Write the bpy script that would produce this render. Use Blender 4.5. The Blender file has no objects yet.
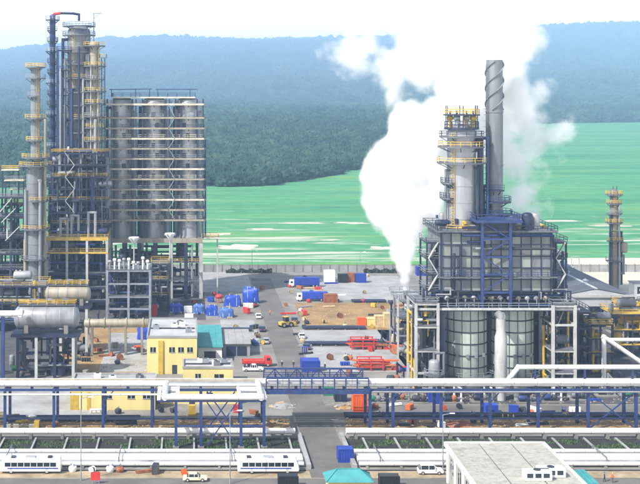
import bpy, bmesh, math, random
from mathutils import Vector, noise
random.seed(7)
R = math.radians
scene = bpy.context.scene
COL = scene.collection

# ------------------------------------------------------------------ camera
F, CX, CY, H = 1200.0, 190.0, 90.0, 71.0      # focal length in photo pixels, vanishing point, eye height
cam_d = bpy.data.cameras.new('camera')
cam = bpy.data.objects.new('camera', cam_d); COL.objects.link(cam)
cam.location = (0, 0, H); cam.rotation_euler = (R(90), 0, 0)
cam_d.sensor_width = 36.0; cam_d.lens = F / 640 * 36
cam_d.shift_x = (320 - CX) / 640; cam_d.shift_y = -(242 - CY) / 640
cam_d.clip_start = 1; cam_d.clip_end = 60000
scene.camera = cam
# ------------------------------------------------------------------ world, sun, exposure
SUN_TO = Vector((-0.60, -0.48, 0.80)).normalized()
world = bpy.data.worlds.new('World'); scene.world = world; world.use_nodes = True
wn = world.node_tree.nodes; wl = world.node_tree.links
bgn = wn['Background']
sky = wn.new('ShaderNodeTexSky'); sky.sky_type = 'NISHITA'; sky.sun_disc = False
sky.sun_elevation = math.asin(SUN_TO.z); sky.sun_rotation = math.atan2(SUN_TO.x, SUN_TO.y)
sky.air_density = 1.0; sky.dust_density = 4.0; sky.ozone_density = 2.0
# thin white overcast veil, densest towards the horizon as in humid air
wtc = wn.new('ShaderNodeTexCoord'); wsx = wn.new('ShaderNodeSeparateXYZ'); wl.new(wtc.outputs['Generated'], wsx.inputs[0])
wrp = wn.new('ShaderNodeValToRGB'); wl.new(wsx.outputs['Z'], wrp.inputs[0])
wrp.color_ramp.elements[0].position = 0.0; wrp.color_ramp.elements[0].color = (0.9, 0.9, 0.9, 1)
wrp.color_ramp.elements[1].position = 0.18; wrp.color_ramp.elements[1].color = (0.04, 0.04, 0.04, 1)
wnz = wn.new('ShaderNodeTexNoise'); wnz.inputs['Scale'].default_value = 3.0; wnz.inputs['Detail'].default_value = 5; wl.new(wtc.outputs['Generated'], wnz.inputs['Vector'])
wcl = wn.new('ShaderNodeValToRGB'); wl.new(wnz.outputs[0], wcl.inputs[0])
wcl.color_ramp.elements[0].color = (42.0, 40.0, 38.0, 1); wcl.color_ramp.elements[1].color = (45, 43, 41, 1)
wmx = wn.new('ShaderNodeMix'); wmx.data_type = 'RGBA'; wl.new(wrp.outputs[0], wmx.inputs['Factor'])
wl.new(sky.outputs[0], wmx.inputs['A']); wl.new(wcl.outputs[0], wmx.inputs['B'])
wl.new(wmx.outputs['Result'], bgn.inputs[0]); bgn.inputs[1].default_value = 0.08
sd = bpy.data.lights.new('sun', 'SUN'); sd.energy = 5.0; sd.angle = R(0.7); sd.color = (1.0, 0.95, 0.87)
sun = bpy.data.objects.new('sun', sd); COL.objects.link(sun)
sun.rotation_euler = (-SUN_TO).to_track_quat('-Z', 'Y').to_euler(); sun.location = (-60, -80, 300)
vs = scene.view_settings
vs.view_transform = 'Standard'; vs.look = 'None'; vs.gamma = 1; vs.exposure = 0.6; vs.use_curve_mapping = False
cy = scene.cycles
cy.use_denoising = True; cy.volume_bounces = 12; cy.max_bounces = 14; cy.diffuse_bounces = 3
cy.transparent_max_bounces = 12; cy.volume_step_rate = 0.5; cy.caustics_reflective = False; cy.caustics_refractive = False
cy.use_adaptive_sampling = True; cy.adaptive_threshold = 0.02

# ------------------------------------------------------------------ survey helpers
def YG(py, z=0.0): return F * (H - z) / (py - CY)          # distance of a point of height z seen at row py
def XA(px, Y): return (px - CX) * Y / F
def ZA(py, Y): return H - (py - CY) * Y / F
def G(px, py, z=0.0):
    Y = YG(py, z); return XA(px, Y), Y

# ------------------------------------------------------------------ materials
MATS = {}
def mat(name, col, rough=0.6, metal=0.0, var=0.18, scale=0.6, streak=0.0, bump=0.0, spec=0.5, grime=0.0):
    if name in MATS: return MATS[name]
    m = bpy.data.materials.new(name); m.use_nodes = True
    n = m.node_tree.nodes; l = m.node_tree.links
    b = n['Principled BSDF']
    b.inputs['Roughness'].default_value = rough; b.inputs['Metallic'].default_value = metal
    b.inputs['Specular IOR Level'].default_value = spec
    geo = n.new('ShaderNodeNewGeometry')
    mp = n.new('ShaderNodeMapping'); l.new(geo.outputs['Position'], mp.inputs[0])
    mp.inputs['Scale'].default_value = (1, 1, 1 - streak)
    nz = n.new('ShaderNodeTexNoise'); nz.inputs['Scale'].default_value = scale; nz.inputs['Detail'].default_value = 5
    nz.inputs['Roughness'].default_value = 0.65
    l.new(mp.outputs[0], nz.inputs['Vector'])
    rp = n.new('ShaderNodeValToRGB')
    lo = [c * (1 - var) for c in col]; hi = [min(1, c * (1 + var)) for c in col]
    rp.color_ramp.elements[0].position = 0.32; rp.color_ramp.elements[0].color = (*lo, 1)
    rp.color_ramp.elements[1].position = 0.68; rp.color_ramp.elements[1].color = (*hi, 1)
    l.new(nz.outputs[0], rp.inputs[0])
    out = rp.outputs[0]
    if grime > 0:
        nz2 = n.new('ShaderNodeTexNoise'); nz2.inputs['Scale'].default_value = scale * 0.45; nz2.inputs['Detail'].default_value = 8
        nz2.inputs['Roughness'].default_value = 0.75
        l.new(mp.outputs[0], nz2.inputs['Vector'])
        r2 = n.new('ShaderNodeValToRGB'); r2.color_ramp.elements[0].position = 0.5; r2.color_ramp.elements[1].position = 0.66
        r2.color_ramp.elements[0].color = (0, 0, 0, 1); r2.color_ramp.elements[1].color = (grime, grime, grime, 1)
        l.new(nz2.outputs[0], r2.inputs[0])
        mx = n.new('ShaderNodeMix'); mx.data_type = 'RGBA'
        l.new(r2.outputs[0], mx.inputs['Factor']); l.new(out, mx.inputs['A'])
        mx.inputs['B'].default_value = (0.10, 0.075, 0.055, 1)
        out = mx.outputs['Result']
    l.new(out, b.inputs['Base Color'])
    if bump > 0:
        bp = n.new('ShaderNodeBump'); bp.inputs['Strength'].default_value = bump; bp.inputs['Distance'].default_value = 0.05
        nb = n.new('ShaderNodeTexNoise'); nb.inputs['Scale'].default_value = scale * 6; nb.inputs['Detail'].default_value = 4
        l.new(geo.outputs['Position'], nb.inputs['Vector'])
        l.new(nb.outputs[0], bp.inputs['Height']); l.new(bp.outputs[0], b.inputs['Normal'])
    MATS[name] = m
    return m

CLAD = mat('aluminium_cladding', (0.32, 0.33, 0.35), 0.42, 0.35, 0.22, 0.35, 0.85, grime=0.35)
CLAD2 = mat('weathered_cladding', (0.18, 0.195, 0.215), 0.55, 0.2, 0.25, 0.5, 0.85, grime=0.5)
SILO = mat('silo_cladding', (0.26, 0.29, 0.26), 0.55, 0.15, 0.22, 0.45, 0.8, grime=0.45)
WARM = mat('warm_cladding', (0.32, 0.285, 0.22), 0.55, 0.1, 0.22, 0.5, 0.8, grime=0.4)
BLUE = mat('blue_painted_steel', (0.016, 0.040, 0.150), 0.45, 0.0, 0.30, 0.8, 0.6, grime=0.25)
NAVY = mat('navy_steel', (0.012, 0.020, 0.058), 0.5, 0.0, 0.35, 0.8, 0.5, grime=0.3)
DARK = mat('dark_equipment', (0.030, 0.036, 0.050), 0.55, 0.1, 0.4, 0.8, 0.3, grime=0.4)
GALV = mat('galvanised_steel', (0.27, 0.30, 0.34), 0.5, 0.3, 0.2, 0.8, 0.4, grime=0.3)
LIGHTSTEEL = mat('pale_fireproofed_steel', (0.42, 0.43, 0.42), 0.75, 0.0, 0.15, 0.7, 0.6, grime=0.3)
WHITE = mat('white_pipe_jacket', (0.68, 0.68, 0.67), 0.6, 0.0, 0.07, 0.25, 0.2, grime=0.12)
WPAINT = mat('white_paint', (0.80, 0.80, 0.80), 0.4, 0.0, 0.06, 0.5, 0.3, grime=0.08)
RAILY = mat('yellow_handrail', (0.62, 0.40, 0.045), 0.5, 0.0, 0.2, 0.8, grime=0.2)
YEQ = mat('yellow_equipment', (0.52, 0.35, 0.045), 0.5, 0.0, 0.2, 0.8, grime=0.25)
GRATE = mat('steel_grating', (0.13, 0.14, 0.16), 0.7, 0.3, 0.25, 0.8)
BEIGE = mat('beige_deck_edge', (0.55, 0.50, 0.40), 0.7, 0.0, 0.2, 0.6, grime=0.3)
CONC = mat('concrete', (0.20, 0.193, 0.178), 0.9, 0.0, 0.30, 0.09, bump=0.25, grime=0.5)
CONCW = mat('pale_concrete', (0.29, 0.295, 0.30), 0.9, 0.0, 0.20, 0.16, bump=0.25, grime=0.42)
ASPH = mat('worn_asphalt', (0.125, 0.12, 0.115), 0.9, 0.0, 0.35, 0.12, bump=0.3, grime=0.1)
ASPHL = mat('dusty_asphalt', (0.125, 0.118, 0.11), 0.9, 0.0, 0.30, 0.10, bump=0.3)
EARTH = mat('tan_earth', (0.26, 0.165, 0.07), 0.95, 0.0, 0.35, 0.12, bump=0.5)
BROWN = mat('brown_verge', (0.30, 0.235, 0.15), 0.95, 0.0, 0.4, 0.25, bump=0.5)
SAND = mat('pale_sand', (0.50, 0.46, 0.38), 0.95, 0.0, 0.15, 0.05)
SOIL = mat('trench_soil_and_shade', (0.020, 0.019, 0.017), 0.95, 0.0, 0.5, 0.4, bump=0.5)  # dark soil, blackened further to carry the shade of an uncut trench
LEAFG = mat('trench_grass', (0.055, 0.115, 0.030), 0.9, 0.0, 0.5, 0.5, bump=0.8)
HEDGE = mat('dark_hedge_leaves', (0.020, 0.042, 0.026), 0.9, 0.0, 0.5, 0.8, bump=0.8)
YWALL = mat('yellow_render', (0.66, 0.56, 0.24), 0.85, 0.0, 0.07, 0.3, 0.7, grime=0.14)
ROOFG = mat('grey_roof_sheet', (0.40, 0.41, 0.43), 0.7, 0.0, 0.15, 0.3, grime=0.3)
ROOFD = mat('dark_roof_sheet', (0.085, 0.095, 0.12), 0.65, 0.1, 0.2, 0.25, grime=0.25)
ROOFW = mat('white_roof_sheet', (0.36, 0.355, 0.32), 0.75, 0.0, 0.16, 1.4, grime=0.45)
TEAL = mat('teal_roof_sheet', (0.05, 0.27, 0.29), 0.6, 0.0, 0.18, 0.4, grime=0.12)
RED = mat('red_paint', (0.55, 0.035, 0.03), 0.45, 0.0, 0.2, 0.9, grime=0.2)
ORANGE = mat('orange_paint', (0.75, 0.12, 0.02), 0.5, 0.0, 0.15, 0.9, grime=0.15)
TARP = mat('blue_tarpaulin', (0.015, 0.06, 0.42), 0.5, 0.0, 0.3, 0.9)
TARP2 = mat('sun_faded_tarpaulin', (0.06, 0.14, 0.42), 0.6, 0.0, 0.35, 0.9, grime=0.2)
BLUEC = mat('blue_container_paint', (0.012, 0.045, 0.33), 0.5, 0.0, 0.2, 0.9, grime=0.15)
GREENC = mat('green_paint', (0.03, 0.20, 0.10), 0.5, 0.0, 0.2, 0.9, grime=0.15)
BLACK = mat('black_paint', (0.012, 0.013, 0.016), 0.4, 0.0, 0.3, 0.9)
RUBBER = mat('tyre_rubber', (0.02, 0.02, 0.02), 0.85)
GLASS = mat('dark_window_glass', (0.015, 0.022, 0.032), 0.08, 0.0, 0.1, 0.5, spec=0.8)
WOODC = mat('pale_crate_wood', (0.52, 0.40, 0.22), 0.85, 0.0, 0.25, 0.9)
RUST = mat('rusty_steel', (0.28, 0.10, 0.045), 0.8, 0.0, 0.35, 0.9)
CARW = mat('white_car_paint', (0.80, 0.80, 0.80), 0.25, 0.0, 0.03, 0.5)
CARD = mat('dark_blue_car_paint', (0.02, 0.035, 0.09), 0.25, 0.0, 0.1, 0.5)
CARS = mat('silver_car_paint', (0.5, 0.51, 0.53), 0.3, 0.4, 0.05, 0.5)
CHROME = mat('lamp_lens', (0.75, 0.75, 0.72), 0.15)
SKIN = mat('skin', (0.36, 0.19, 0.11), 0.6)

def add_seams(m, pitch, w, dark):
    n = m.node_tree.nodes; l = m.node_tree.links; b = n['Principled BSDF']; src = b.inputs['Base Color'].links[0].from_socket
    g = n.new('ShaderNodeNewGeometry'); sx = n.new('ShaderNodeSeparateXYZ'); l.new(g.outputs['Position'], sx.inputs[0])
    md = n.new('ShaderNodeMath'); md.operation = 'PINGPONG'; md.inputs[1].default_value = pitch; l.new(sx.outputs['X'], md.inputs[0])
    lt = n.new('ShaderNodeMath'); lt.operation = 'LESS_THAN'; lt.inputs[1].default_value = w; l.new(md.outputs[0], lt.inputs[0])
    k = n.new('ShaderNodeMath'); k.operation = 'MULTIPLY'; k.inputs[1].default_value = dark; l.new(lt.outputs[0], k.inputs[0])
    mx = n.new('ShaderNodeMix'); mx.data_type = 'RGBA'; l.new(k.outputs[0], mx.inputs['Factor']); l.new(src, mx.inputs['A']); mx.inputs['B'].default_value = (0.12, 0.11, 0.10, 1)
    l.new(mx.outputs['Result'], b.inputs['Base Color'])
add_seams(WHITE, 2.4, 0.05, 0.6)
def bev(o, w=0.1, seg=2):
    md = o.modifiers.new('bevel', 'BEVEL'); md.width = w; md.segments = seg; md.limit_method = 'ANGLE'; md.angle_limit = R(25)
    o.data.shade_smooth(); return o
# ------------------------------------------------------------------ mesh builder
class MB:
    def __init__(s): s.v = []; s.f = []
    def add(s, vs_, fs_):
        k = len(s.v); s.v += [tuple(v) for v in vs_]; s.f += [tuple(i + k for i in f) for f in fs_]
        return s
    def box(s, x0, x1, y0, y1, z0, z1):
        return s.add([(x0,y0,z0),(x1,y0,z0),(x1,y1,z0),(x0,y1,z0),(x0,y0,z1),(x1,y0,z1),(x1,y1,z1),(x0,y1,z1)],
              [(3,2,1,0),(4,5,6,7),(0,1,5,4),(1,2,6,5),(2,3,7,6),(3,0,4,7)])
    def bar(s, p, q, w, h=None):
        h = h or w; p = Vector(p); q = Vector(q); d = (q - p)
        if d.length < 1e-6: return s
        d.normalize(); up = Vector((0,0,1)) if abs(d.z) < 0.95 else Vector((0,1,0))
        a = d.cross(up).normalized() * w / 2; b = a.cross(d).normalized() * h / 2
        vs_ = [p-a-b, p+a-b, p+a+b, p-a+b, q-a-b, q+a-b, q+a+b, q-a+b]
        return s.add(vs_, [(0,1,2,3),(7,6,5,4),(1,0,4,5),(2,1,5,6),(3,2,6,7),(0,3,7,4)])
    def tube(s, p, q, r, n=8, r2=None, caps=True):
        p = Vector(p); q = Vector(q); d = q - p; r2 = r if r2 is None else r2
        if d.length < 1e-6: return s
        d.normalize(); up = Vector((0,0,1)) if abs(d.z) < 0.95 else Vector((0,1,0))
        a = d.cross(up).normalized(); b = a.cross(d)
        vs_ = []; fs_ = []
        for i in range(n):
            t = 2*math.pi*i/n; e = a*math.cos(t) + b*math.sin(t); vs_ += [p + e*r, q + e*r2]
        for i in range(n):
            j = (i+1) % n; fs_.append((2*i, 2*i+1, 2*j+1, 2*j))
        if caps:
            fs_.append(tuple(2*i for i in range(n))); fs_.append(tuple(2*i+1 for i in reversed(range(n))))
        return s.add(vs_, fs_)
    def path(s, pts, r, n=8):
        pts = [Vector(p) for p in pts]
        for i in range(len(pts)-1):
            d = (pts[i+1]-pts[i]); L = d.length
            if L < 1e-6: continue
            d /= L
            s.tube(pts[i] - d*(r*0.8 if i else 0), pts[i+1] + d*(r*0.8 if i < len(pts)-2 else 0), r, n)
        return s
    def lathe(s, prof, n=20, c=(0,0), a0=0, a1=360):
        full = abs(a1-a0) >= 359.9; m = n if full else n+1; k = len(prof); vs_ = []; fs_ = []
        for i in range(m):
            t = R(a0 + (a1-a0)*i/n); ct, st = math.cos(t), math.sin(t)
            for (r, z) in prof: vs_.append((c[0]+r*ct, c[1]+r*st, z))
        for i in range(n):
            j = (i+1) % m
            for q in range(k-1): fs_.append((i*k+q, j*k+q, j*k+q+1, i*k+q+1))
        return s.add(vs_, fs_)
    def plate(s, ri, ro, z0, z1, a0, a1, n=14, c=(0,0)):
        s.lathe([(ri,z1),(ri,z0),(ro,z0),(ro,z1),(ri,z1)], n, c, a0, a1)
        if abs(a1-a0) < 359.9:
            for a in (a0, a1):
                ct, st = math.cos(R(a)), math.sin(R(a))
                s.add([(c[0]+r*ct, c[1]+r*st, z) for r, z in ((ri,z0),(ro,z0),(ro,z1),(ri,z1))], [(0,1,2,3)])
        return s
    def railring(s, r, z, a0, a1, n=14, w=0.09, h=1.1, c=(0,0)):
        pts = []
        for i in range(n+1):
            t = R(a0 + (a1-a0)*i/n); pts.append(Vector((c[0]+r*math.cos(t), c[1]+r*math.sin(t), z)))
        for i in range(n):
            for hh in (h*0.5, h): s.bar(pts[i]+Vector((0,0,hh)), pts[i+1]+Vector((0,0,hh)), w)
        for i in range(n+1): s.bar(pts[i], pts[i]+Vector((0,0,h)), w)
        return s
    def railrect(s, x0, x1, y0, y1, z, w=0.09, h=1.1, step=2.2, sides='fblr'):
        segs = {'f':((x0,y0),(x1,y0)), 'b':((x0,y1),(x1,y1)), 'l':((x0,y0),(x0,y1)), 'r':((x1,y0),(x1,y1))}
        for k in sides:
            (ax,ay),(bx,by) = segs[k]
            for hh in (h*0.5, h): s.bar((ax,ay,z+hh),(bx,by,z+hh), w)
            L = math.hypot(bx-ax, by-ay); m = max(1, int(L/step))
            for i in range(m+1):
                t = i/m; s.bar((ax+(bx-ax)*t, ay+(by-ay)*t, z),(ax+(bx-ax)*t, ay+(by-ay)*t, z+h), w)
        return s
    def hdrum(s, c, L, r, axis='x', n=18):
        c = Vector(c); prof = []
        for i in range(5): t = math.pi/2*i/4; prof.append((r*math.sin(t), -L/2 - 0.5*r*math.cos(t)))
        for i in range(5): t = math.pi/2*(1-i/4); prof.append((r*math.sin(t), L/2 + 0.5*r*math.cos(t)))
        vs_ = []; fs_ = []; k = len(prof)
        for i in range(n):
            t = 2*math.pi*i/n
            for rr, a in prof:
                u, w = rr*math.cos(t), rr*math.sin(t)
                vs_.append(c + (Vector((a,u,w)) if axis == 'x' else Vector((u,a,w)) if axis == 'y' else Vector((u,w,a))))
        for i in range(n):
            j = (i+1) % n
            for q in range(k-1): fs_.append((i*k+q, j*k+q, j*k+q+1, i*k+q+1))
        return s.add(vs_, fs_)
    def mesh(s, name, m, smooth=False):
        me = bpy.data.meshes.new(name); me.from_pydata(s.v, [], s.f); me.update()
        bm = bmesh.new(); bm.from_mesh(me); bmesh.ops.recalc_face_normals(bm, faces=bm.faces)
        bm.to_mesh(me); bm.free()
        if smooth:
            me.shade_smooth()
            try: me.set_sharp_from_angle(angle=R(40))
            except Exception: pass
        me.materials.append(m)
        return me
    def build(s, name, m, parent=None, smooth=False, loc=None):
        return link(name, s.mesh(name, m, smooth), parent, loc)

def link(name, me, parent=None, loc=None):
    o = bpy.data.objects.new(name, me); COL.objects.link(o)
    if parent is not None: o.parent = parent
    if loc is not None: o.location = loc
    return o
def thing(name, label, cat, loc=(0,0,0), rotz=0, group=None):
    o = bpy.data.objects.new(name, None); COL.objects.link(o)
    o.location = loc; o.rotation_euler = (0,0,rotz); o.empty_display_size = 0.5
    return tag(o, label, cat, group)
def tag(o, label, cat, group=None):
    o['label'] = label; o['category'] = cat
    if group: o['group'] = group
    return o
def struct(o): o['kind'] = 'structure'; return o
def stuff(o): o['kind'] = 'stuff'; return o
def copy_tree(o, parent=None):
    c = o.copy(); COL.objects.link(c); c.parent = parent
    for ch in [x for x in o.children]: copy_tree(ch, c)
    return c
def sheet(name, x0, x1, y0, y1, z, m):
    return struct(MB().add([(x0,y0,z),(x1,y0,z),(x1,y1,z),(x0,y1,z)], [(0,1,2,3)]).build(name, m))
def sheetpx(name, pxa, pxb, pya, pyb, z, m):
    y1, y0 = YG(pya), YG(pyb); k = (y0+y1)/2
    return sheet(name, XA(pxa, k), XA(pxb, k), y0, y1, z, m)

# ------------------------------------------------------------------ terrain, fields, forest
def interp(t, x):
    if x <= t[0][0]: return t[0][1]
    for (a, va), (b, vb) in zip(t, t[1:]):
        if x <= b: return va + (vb-va)*(x-a)/(b-a)
    return t[-1][1]
def sstep(a, b, x):
    t = max(0, min(1, (x-a)/(b-a))); return t*t*(3-2*t)
EDGE = [(-400,880),(200,880),(262,890),(300,960),(330,1010),(365,1120),(420,1500),(480,2100),(520,2450),(560,2560),(640,2640),(900,2700)]
CREST = [(-300,310),(0,335),(60,385),(110,440),(330,448),(450,475),(540,535),(640,550),(900,530)]
def fbm(x, y, s, o=4):
    v = 0; a = 1; t = 0
    for i in range(o):
        v += a*noise.noise(Vector((x*s, y*s, 3.7+i))); t += a; a *= 0.5; s *= 2.1
    return v/t
def edge_at(x, y):
    return interp(EDGE, CX + F*x/max(y, 100)) + 45*fbm(x, y, 0.006)
def terr(x, y):
    if y < 860: return 0.0
    u = CX + F*x/y; e = interp(EDGE, u)
    start = max(3000, e*1.05)
    k = sstep(start, 11000, y) ** 1.0
    z = k*(interp(CREST, u)-8)
    z += sstep(start-150, start+700, y)*(1-0.55*k)*(40*fbm(x, y, 0.0018) + 22*max(0, fbm(x+900, y, 0.0040)))
    z += k*30*fbm(x, y, 0.0016) + sstep(3200, 5200, y)*(1-sstep(8800, 11000, y))*80*max(-.3, fbm(x+400, y, 0.00062, 3))
    z += sstep(900, 1400, y)*sstep(0, 120, y-e)*(9*(0.6+fbm(x, y, 0.006)) + 14*max(0, .3+fbm(x+300, y, 0.0016)))
    return max(0, z) if y < 11600 else z*0.9
ys = [-150, 60, 150, 300, 480, 640, 760, 860]
while ys[-1] < 11800: ys.append(ys[-1]+ max(24, ys[-1]*0.017))
ys += [12400, 13000]
NX = 150
tv = []; tf = []; tm = []
for j, y in enumerate(ys):
    w0, w1 = -(700 + 0.42*max(0, y)), 900 + 0.62*max(0, y)
    for i in range(NX+1):
        x = w0 + (w1-w0)*i/NX; tv.append((x, y, terr(x, y)))
for j in range(len(ys)-1):
    for i in range(NX):
        a = j*(NX+1)+i; tf.append((a, a+1, a+NX+2, a+NX+1))
        cxm = (tv[a][0]+tv[a+NX+2][0])/2; cym = (tv[a][1]+tv[a+NX+2][1])/2
        uu = CX + F*cxm/max(cym, 100)
        pale = (2050 < cym < 2230 and 262 < uu < 385) or (cym > 1500 and fbm(cxm, cym, 0.0035, 3) > 0.32)
        tm.append(0 if cym <= edge_at(cxm, cym) else 2 if pale else 1)
gm = bpy.data.meshes.new('ground'); gm.from_pydata(tv, [], tf); gm.update()
FIELD = bpy.data.materials.new('rice_field'); FIELD.use_nodes = True
def field_nodes(m):
    n = m.node_tree.nodes; l = m.node_tree.links; b = n['Principled BSDF']; b.inputs['Roughness'].default_value = 0.95
    b.inputs['Specular IOR Level'].default_value = 0.1
    g = n.new('ShaderNodeNewGeometry')
    mp = n.new('ShaderNodeMapping'); mp.inputs['Scale'].default_value = (0.0032, 0.016, 1); l.new(g.outputs['Position'], mp.inputs[0])
    nz = n.new('ShaderNodeTexNoise'); nz.inputs['Scale'].default_value = 1; nz.inputs['Detail'].default_value = 6; nz.inputs['Roughness'].default_value = 0.6
    l.new(mp.outputs[0], nz.inputs['Vector'])
    rp = n.new('ShaderNodeValToRGB'); e = rp.color_ramp.elements
    e[0].position = 0.30; e[0].color = (0.030, 0.150, 0.075, 1); e[1].position = 0.72; e[1].color = (0.125, 0.27, 0.055, 1)
    for p, c in ((0.42, (0.050, 0.215, 0.105, 1)), (0.55, (0.075, 0.260, 0.125, 1))):
        q = e.new(p); q.color = c
    l.new(nz.outputs[0], rp.inputs[0])
    n2 = n.new('ShaderNodeTexNoise'); n2.inputs['Scale'].default_value = 0.09; n2.inputs['Detail'].default_value = 7; n2.inputs['Roughness'].default_value = 0.7
    l.new(g.outputs['Position'], n2.inputs['Vector'])
    mx = n.new('ShaderNodeMix'); mx.data_type = 'RGBA'; mx.blend_type = 'OVERLAY'; mx.inputs['Factor'].default_value = 0.55
    l.new(rp.outputs[0], mx.inputs['A']); l.new(n2.outputs[0], mx.inputs['B'])
    # flooded and bare pale strips between the plots, thickest near the plant
    m3 = n.new('ShaderNodeMapping'); m3.inputs['Scale'].default_value = (0.011, 0.075, 1); l.new(g.outputs['Position'], m3.inputs[0])
    n3 = n.new('ShaderNodeTexNoise'); n3.inputs['Scale'].default_value = 1; n3.inputs['Detail'].default_value = 7; n3.inputs['Roughness'].default_value = 0.62; n3.inputs['Distortion'].default_value = 0.8
    l.new(m3.outputs[0], n3.inputs['Vector'])
    sx = n.new('ShaderNodeSeparateXYZ'); l.new(g.outputs['Position'], sx.inputs[0])
    bd = n.new('ShaderNodeMapRange'); bd.inputs['From Min'].default_value = 480; bd.inputs['From Max'].default_value = 860; bd.inputs['To Min'].default_value = 0.095; bd.inputs['To Max'].default_value = -0.13; l.new(sx.outputs['Y'], bd.inputs['Value'])
    sm = n.new('ShaderNodeMath'); sm.operation = 'ADD'; l.new(n3.outputs[0], sm.inputs[0]); l.new(bd.outputs[0], sm.inputs[1])
    r3 = n.new('ShaderNodeValToRGB'); r3.color_ramp.elements[0].position = 0.585; r3.color_ramp.elements[1].position = 0.66; l.new(sm.outputs[0], r3.inputs[0])
    mz = n.new('ShaderNodeMix'); mz.data_type = 'RGBA'; l.new(r3.outputs[0], mz.inputs['Factor']); l.new(mx.outputs['Result'], mz.inputs['A']); mz.inputs['B'].default_value = (0.42, 0.44, 0.36, 1)
    # thin bunds between plots
    wv = n.new('ShaderNodeTexNoise'); wv.inputs['Scale'].default_value = 1; wv.inputs['Detail'].default_value = 2
    m4 = n.new('ShaderNodeMapping'); m4.inputs['Scale'].default_value = (0.004, 0.055, 1); m4.inputs['Location'].default_value = (5, 9, 0); l.new(g.outputs['Position'], m4.inputs[0]); l.new(m4.outputs[0], wv.inputs['Vector'])
    r4 = n.new('ShaderNodeValToRGB'); e4 = r4.color_ramp.elements; e4[0].position = 0.47; e4[0].color = (0,0,0,1); e4[1].position = 0.53; e4[1].color = (0,0,0,1); q = e4.new(0.5); q.color = (.55,.55,.55,1); l.new(wv.outputs[0], r4.inputs[0])
    my = n.new('ShaderNodeMix'); my.data_type = 'RGBA'; l.new(r4.outputs[0], my.inputs['Factor']); l.new(mz.outputs['Result'], my.inputs['A']); my.inputs['B'].default_value = (0.16, 0.30, 0.12, 1)
    l.new(my.outputs['Result'], b.inputs['Base Color'])
field_nodes(FIELD)
FLOOR = mat('forest_floor', (0.022, 0.048, 0.032), 0.95, 0, 0.5, 0.02)
gm.materials.append(FIELD); gm.materials.append(FLOOR); gm.materials.append(mat('clearing_grass', (0.16, 0.22, 0.10), 0.95, 0, 0.35, 0.02))
for p, k in zip(gm.polygons, tm): p.material_index = k
gm.shade_smooth()
struct(link('ground', gm))

def crown_material():
    m = bpy.data.materials.new('forest_leaves'); m.use_nodes = True; n = m.node_tree.nodes; l = m.node_tree.links
    b = n['Principled BSDF']; b.inputs['Roughness'].default_value = 0.9; b.inputs['Specular IOR Level'].default_value = 0.15
    oi = n.new('ShaderNodeObjectInfo'); g = n.new('ShaderNodeNewGeometry')
    nz = n.new('ShaderNodeTexNoise'); nz.inputs['Scale'].default_value = 0.006; nz.inputs['Detail'].default_value = 3
    l.new(g.outputs['Position'], nz.inputs['Vector'])
    ad = n.new('ShaderNodeMath'); ad.operation = 'MULTIPLY_ADD'; ad.inputs[1].default_value = 0.55
    l.new(oi.outputs['Random'], ad.inputs[0]); 
    sb = n.new('ShaderNodeMath'); sb.operation = 'SUBTRACT'; sb.inputs[1].default_value = 0.28
    l.new(nz.outputs[0], sb.inputs[0]); l.new(sb.outputs[0], ad.inputs[2])
    rp = n.new('ShaderNodeValToRGB'); e = rp.color_ramp.elements
    e[0].position = 0.1; e[0].color = (0.010, 0.030, 0.028, 1); e[1].position = 0.9; e[1].color = (0.046, 0.088, 0.050, 1)
    q = e.new(0.5); q.color = (0.020, 0.054, 0.038, 1)
    l.new(ad.outputs[0], rp.inputs[0]); l.new(rp.outputs[0], b.inputs['Base Color'])
    return m
CROWN = crown_material()
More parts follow.
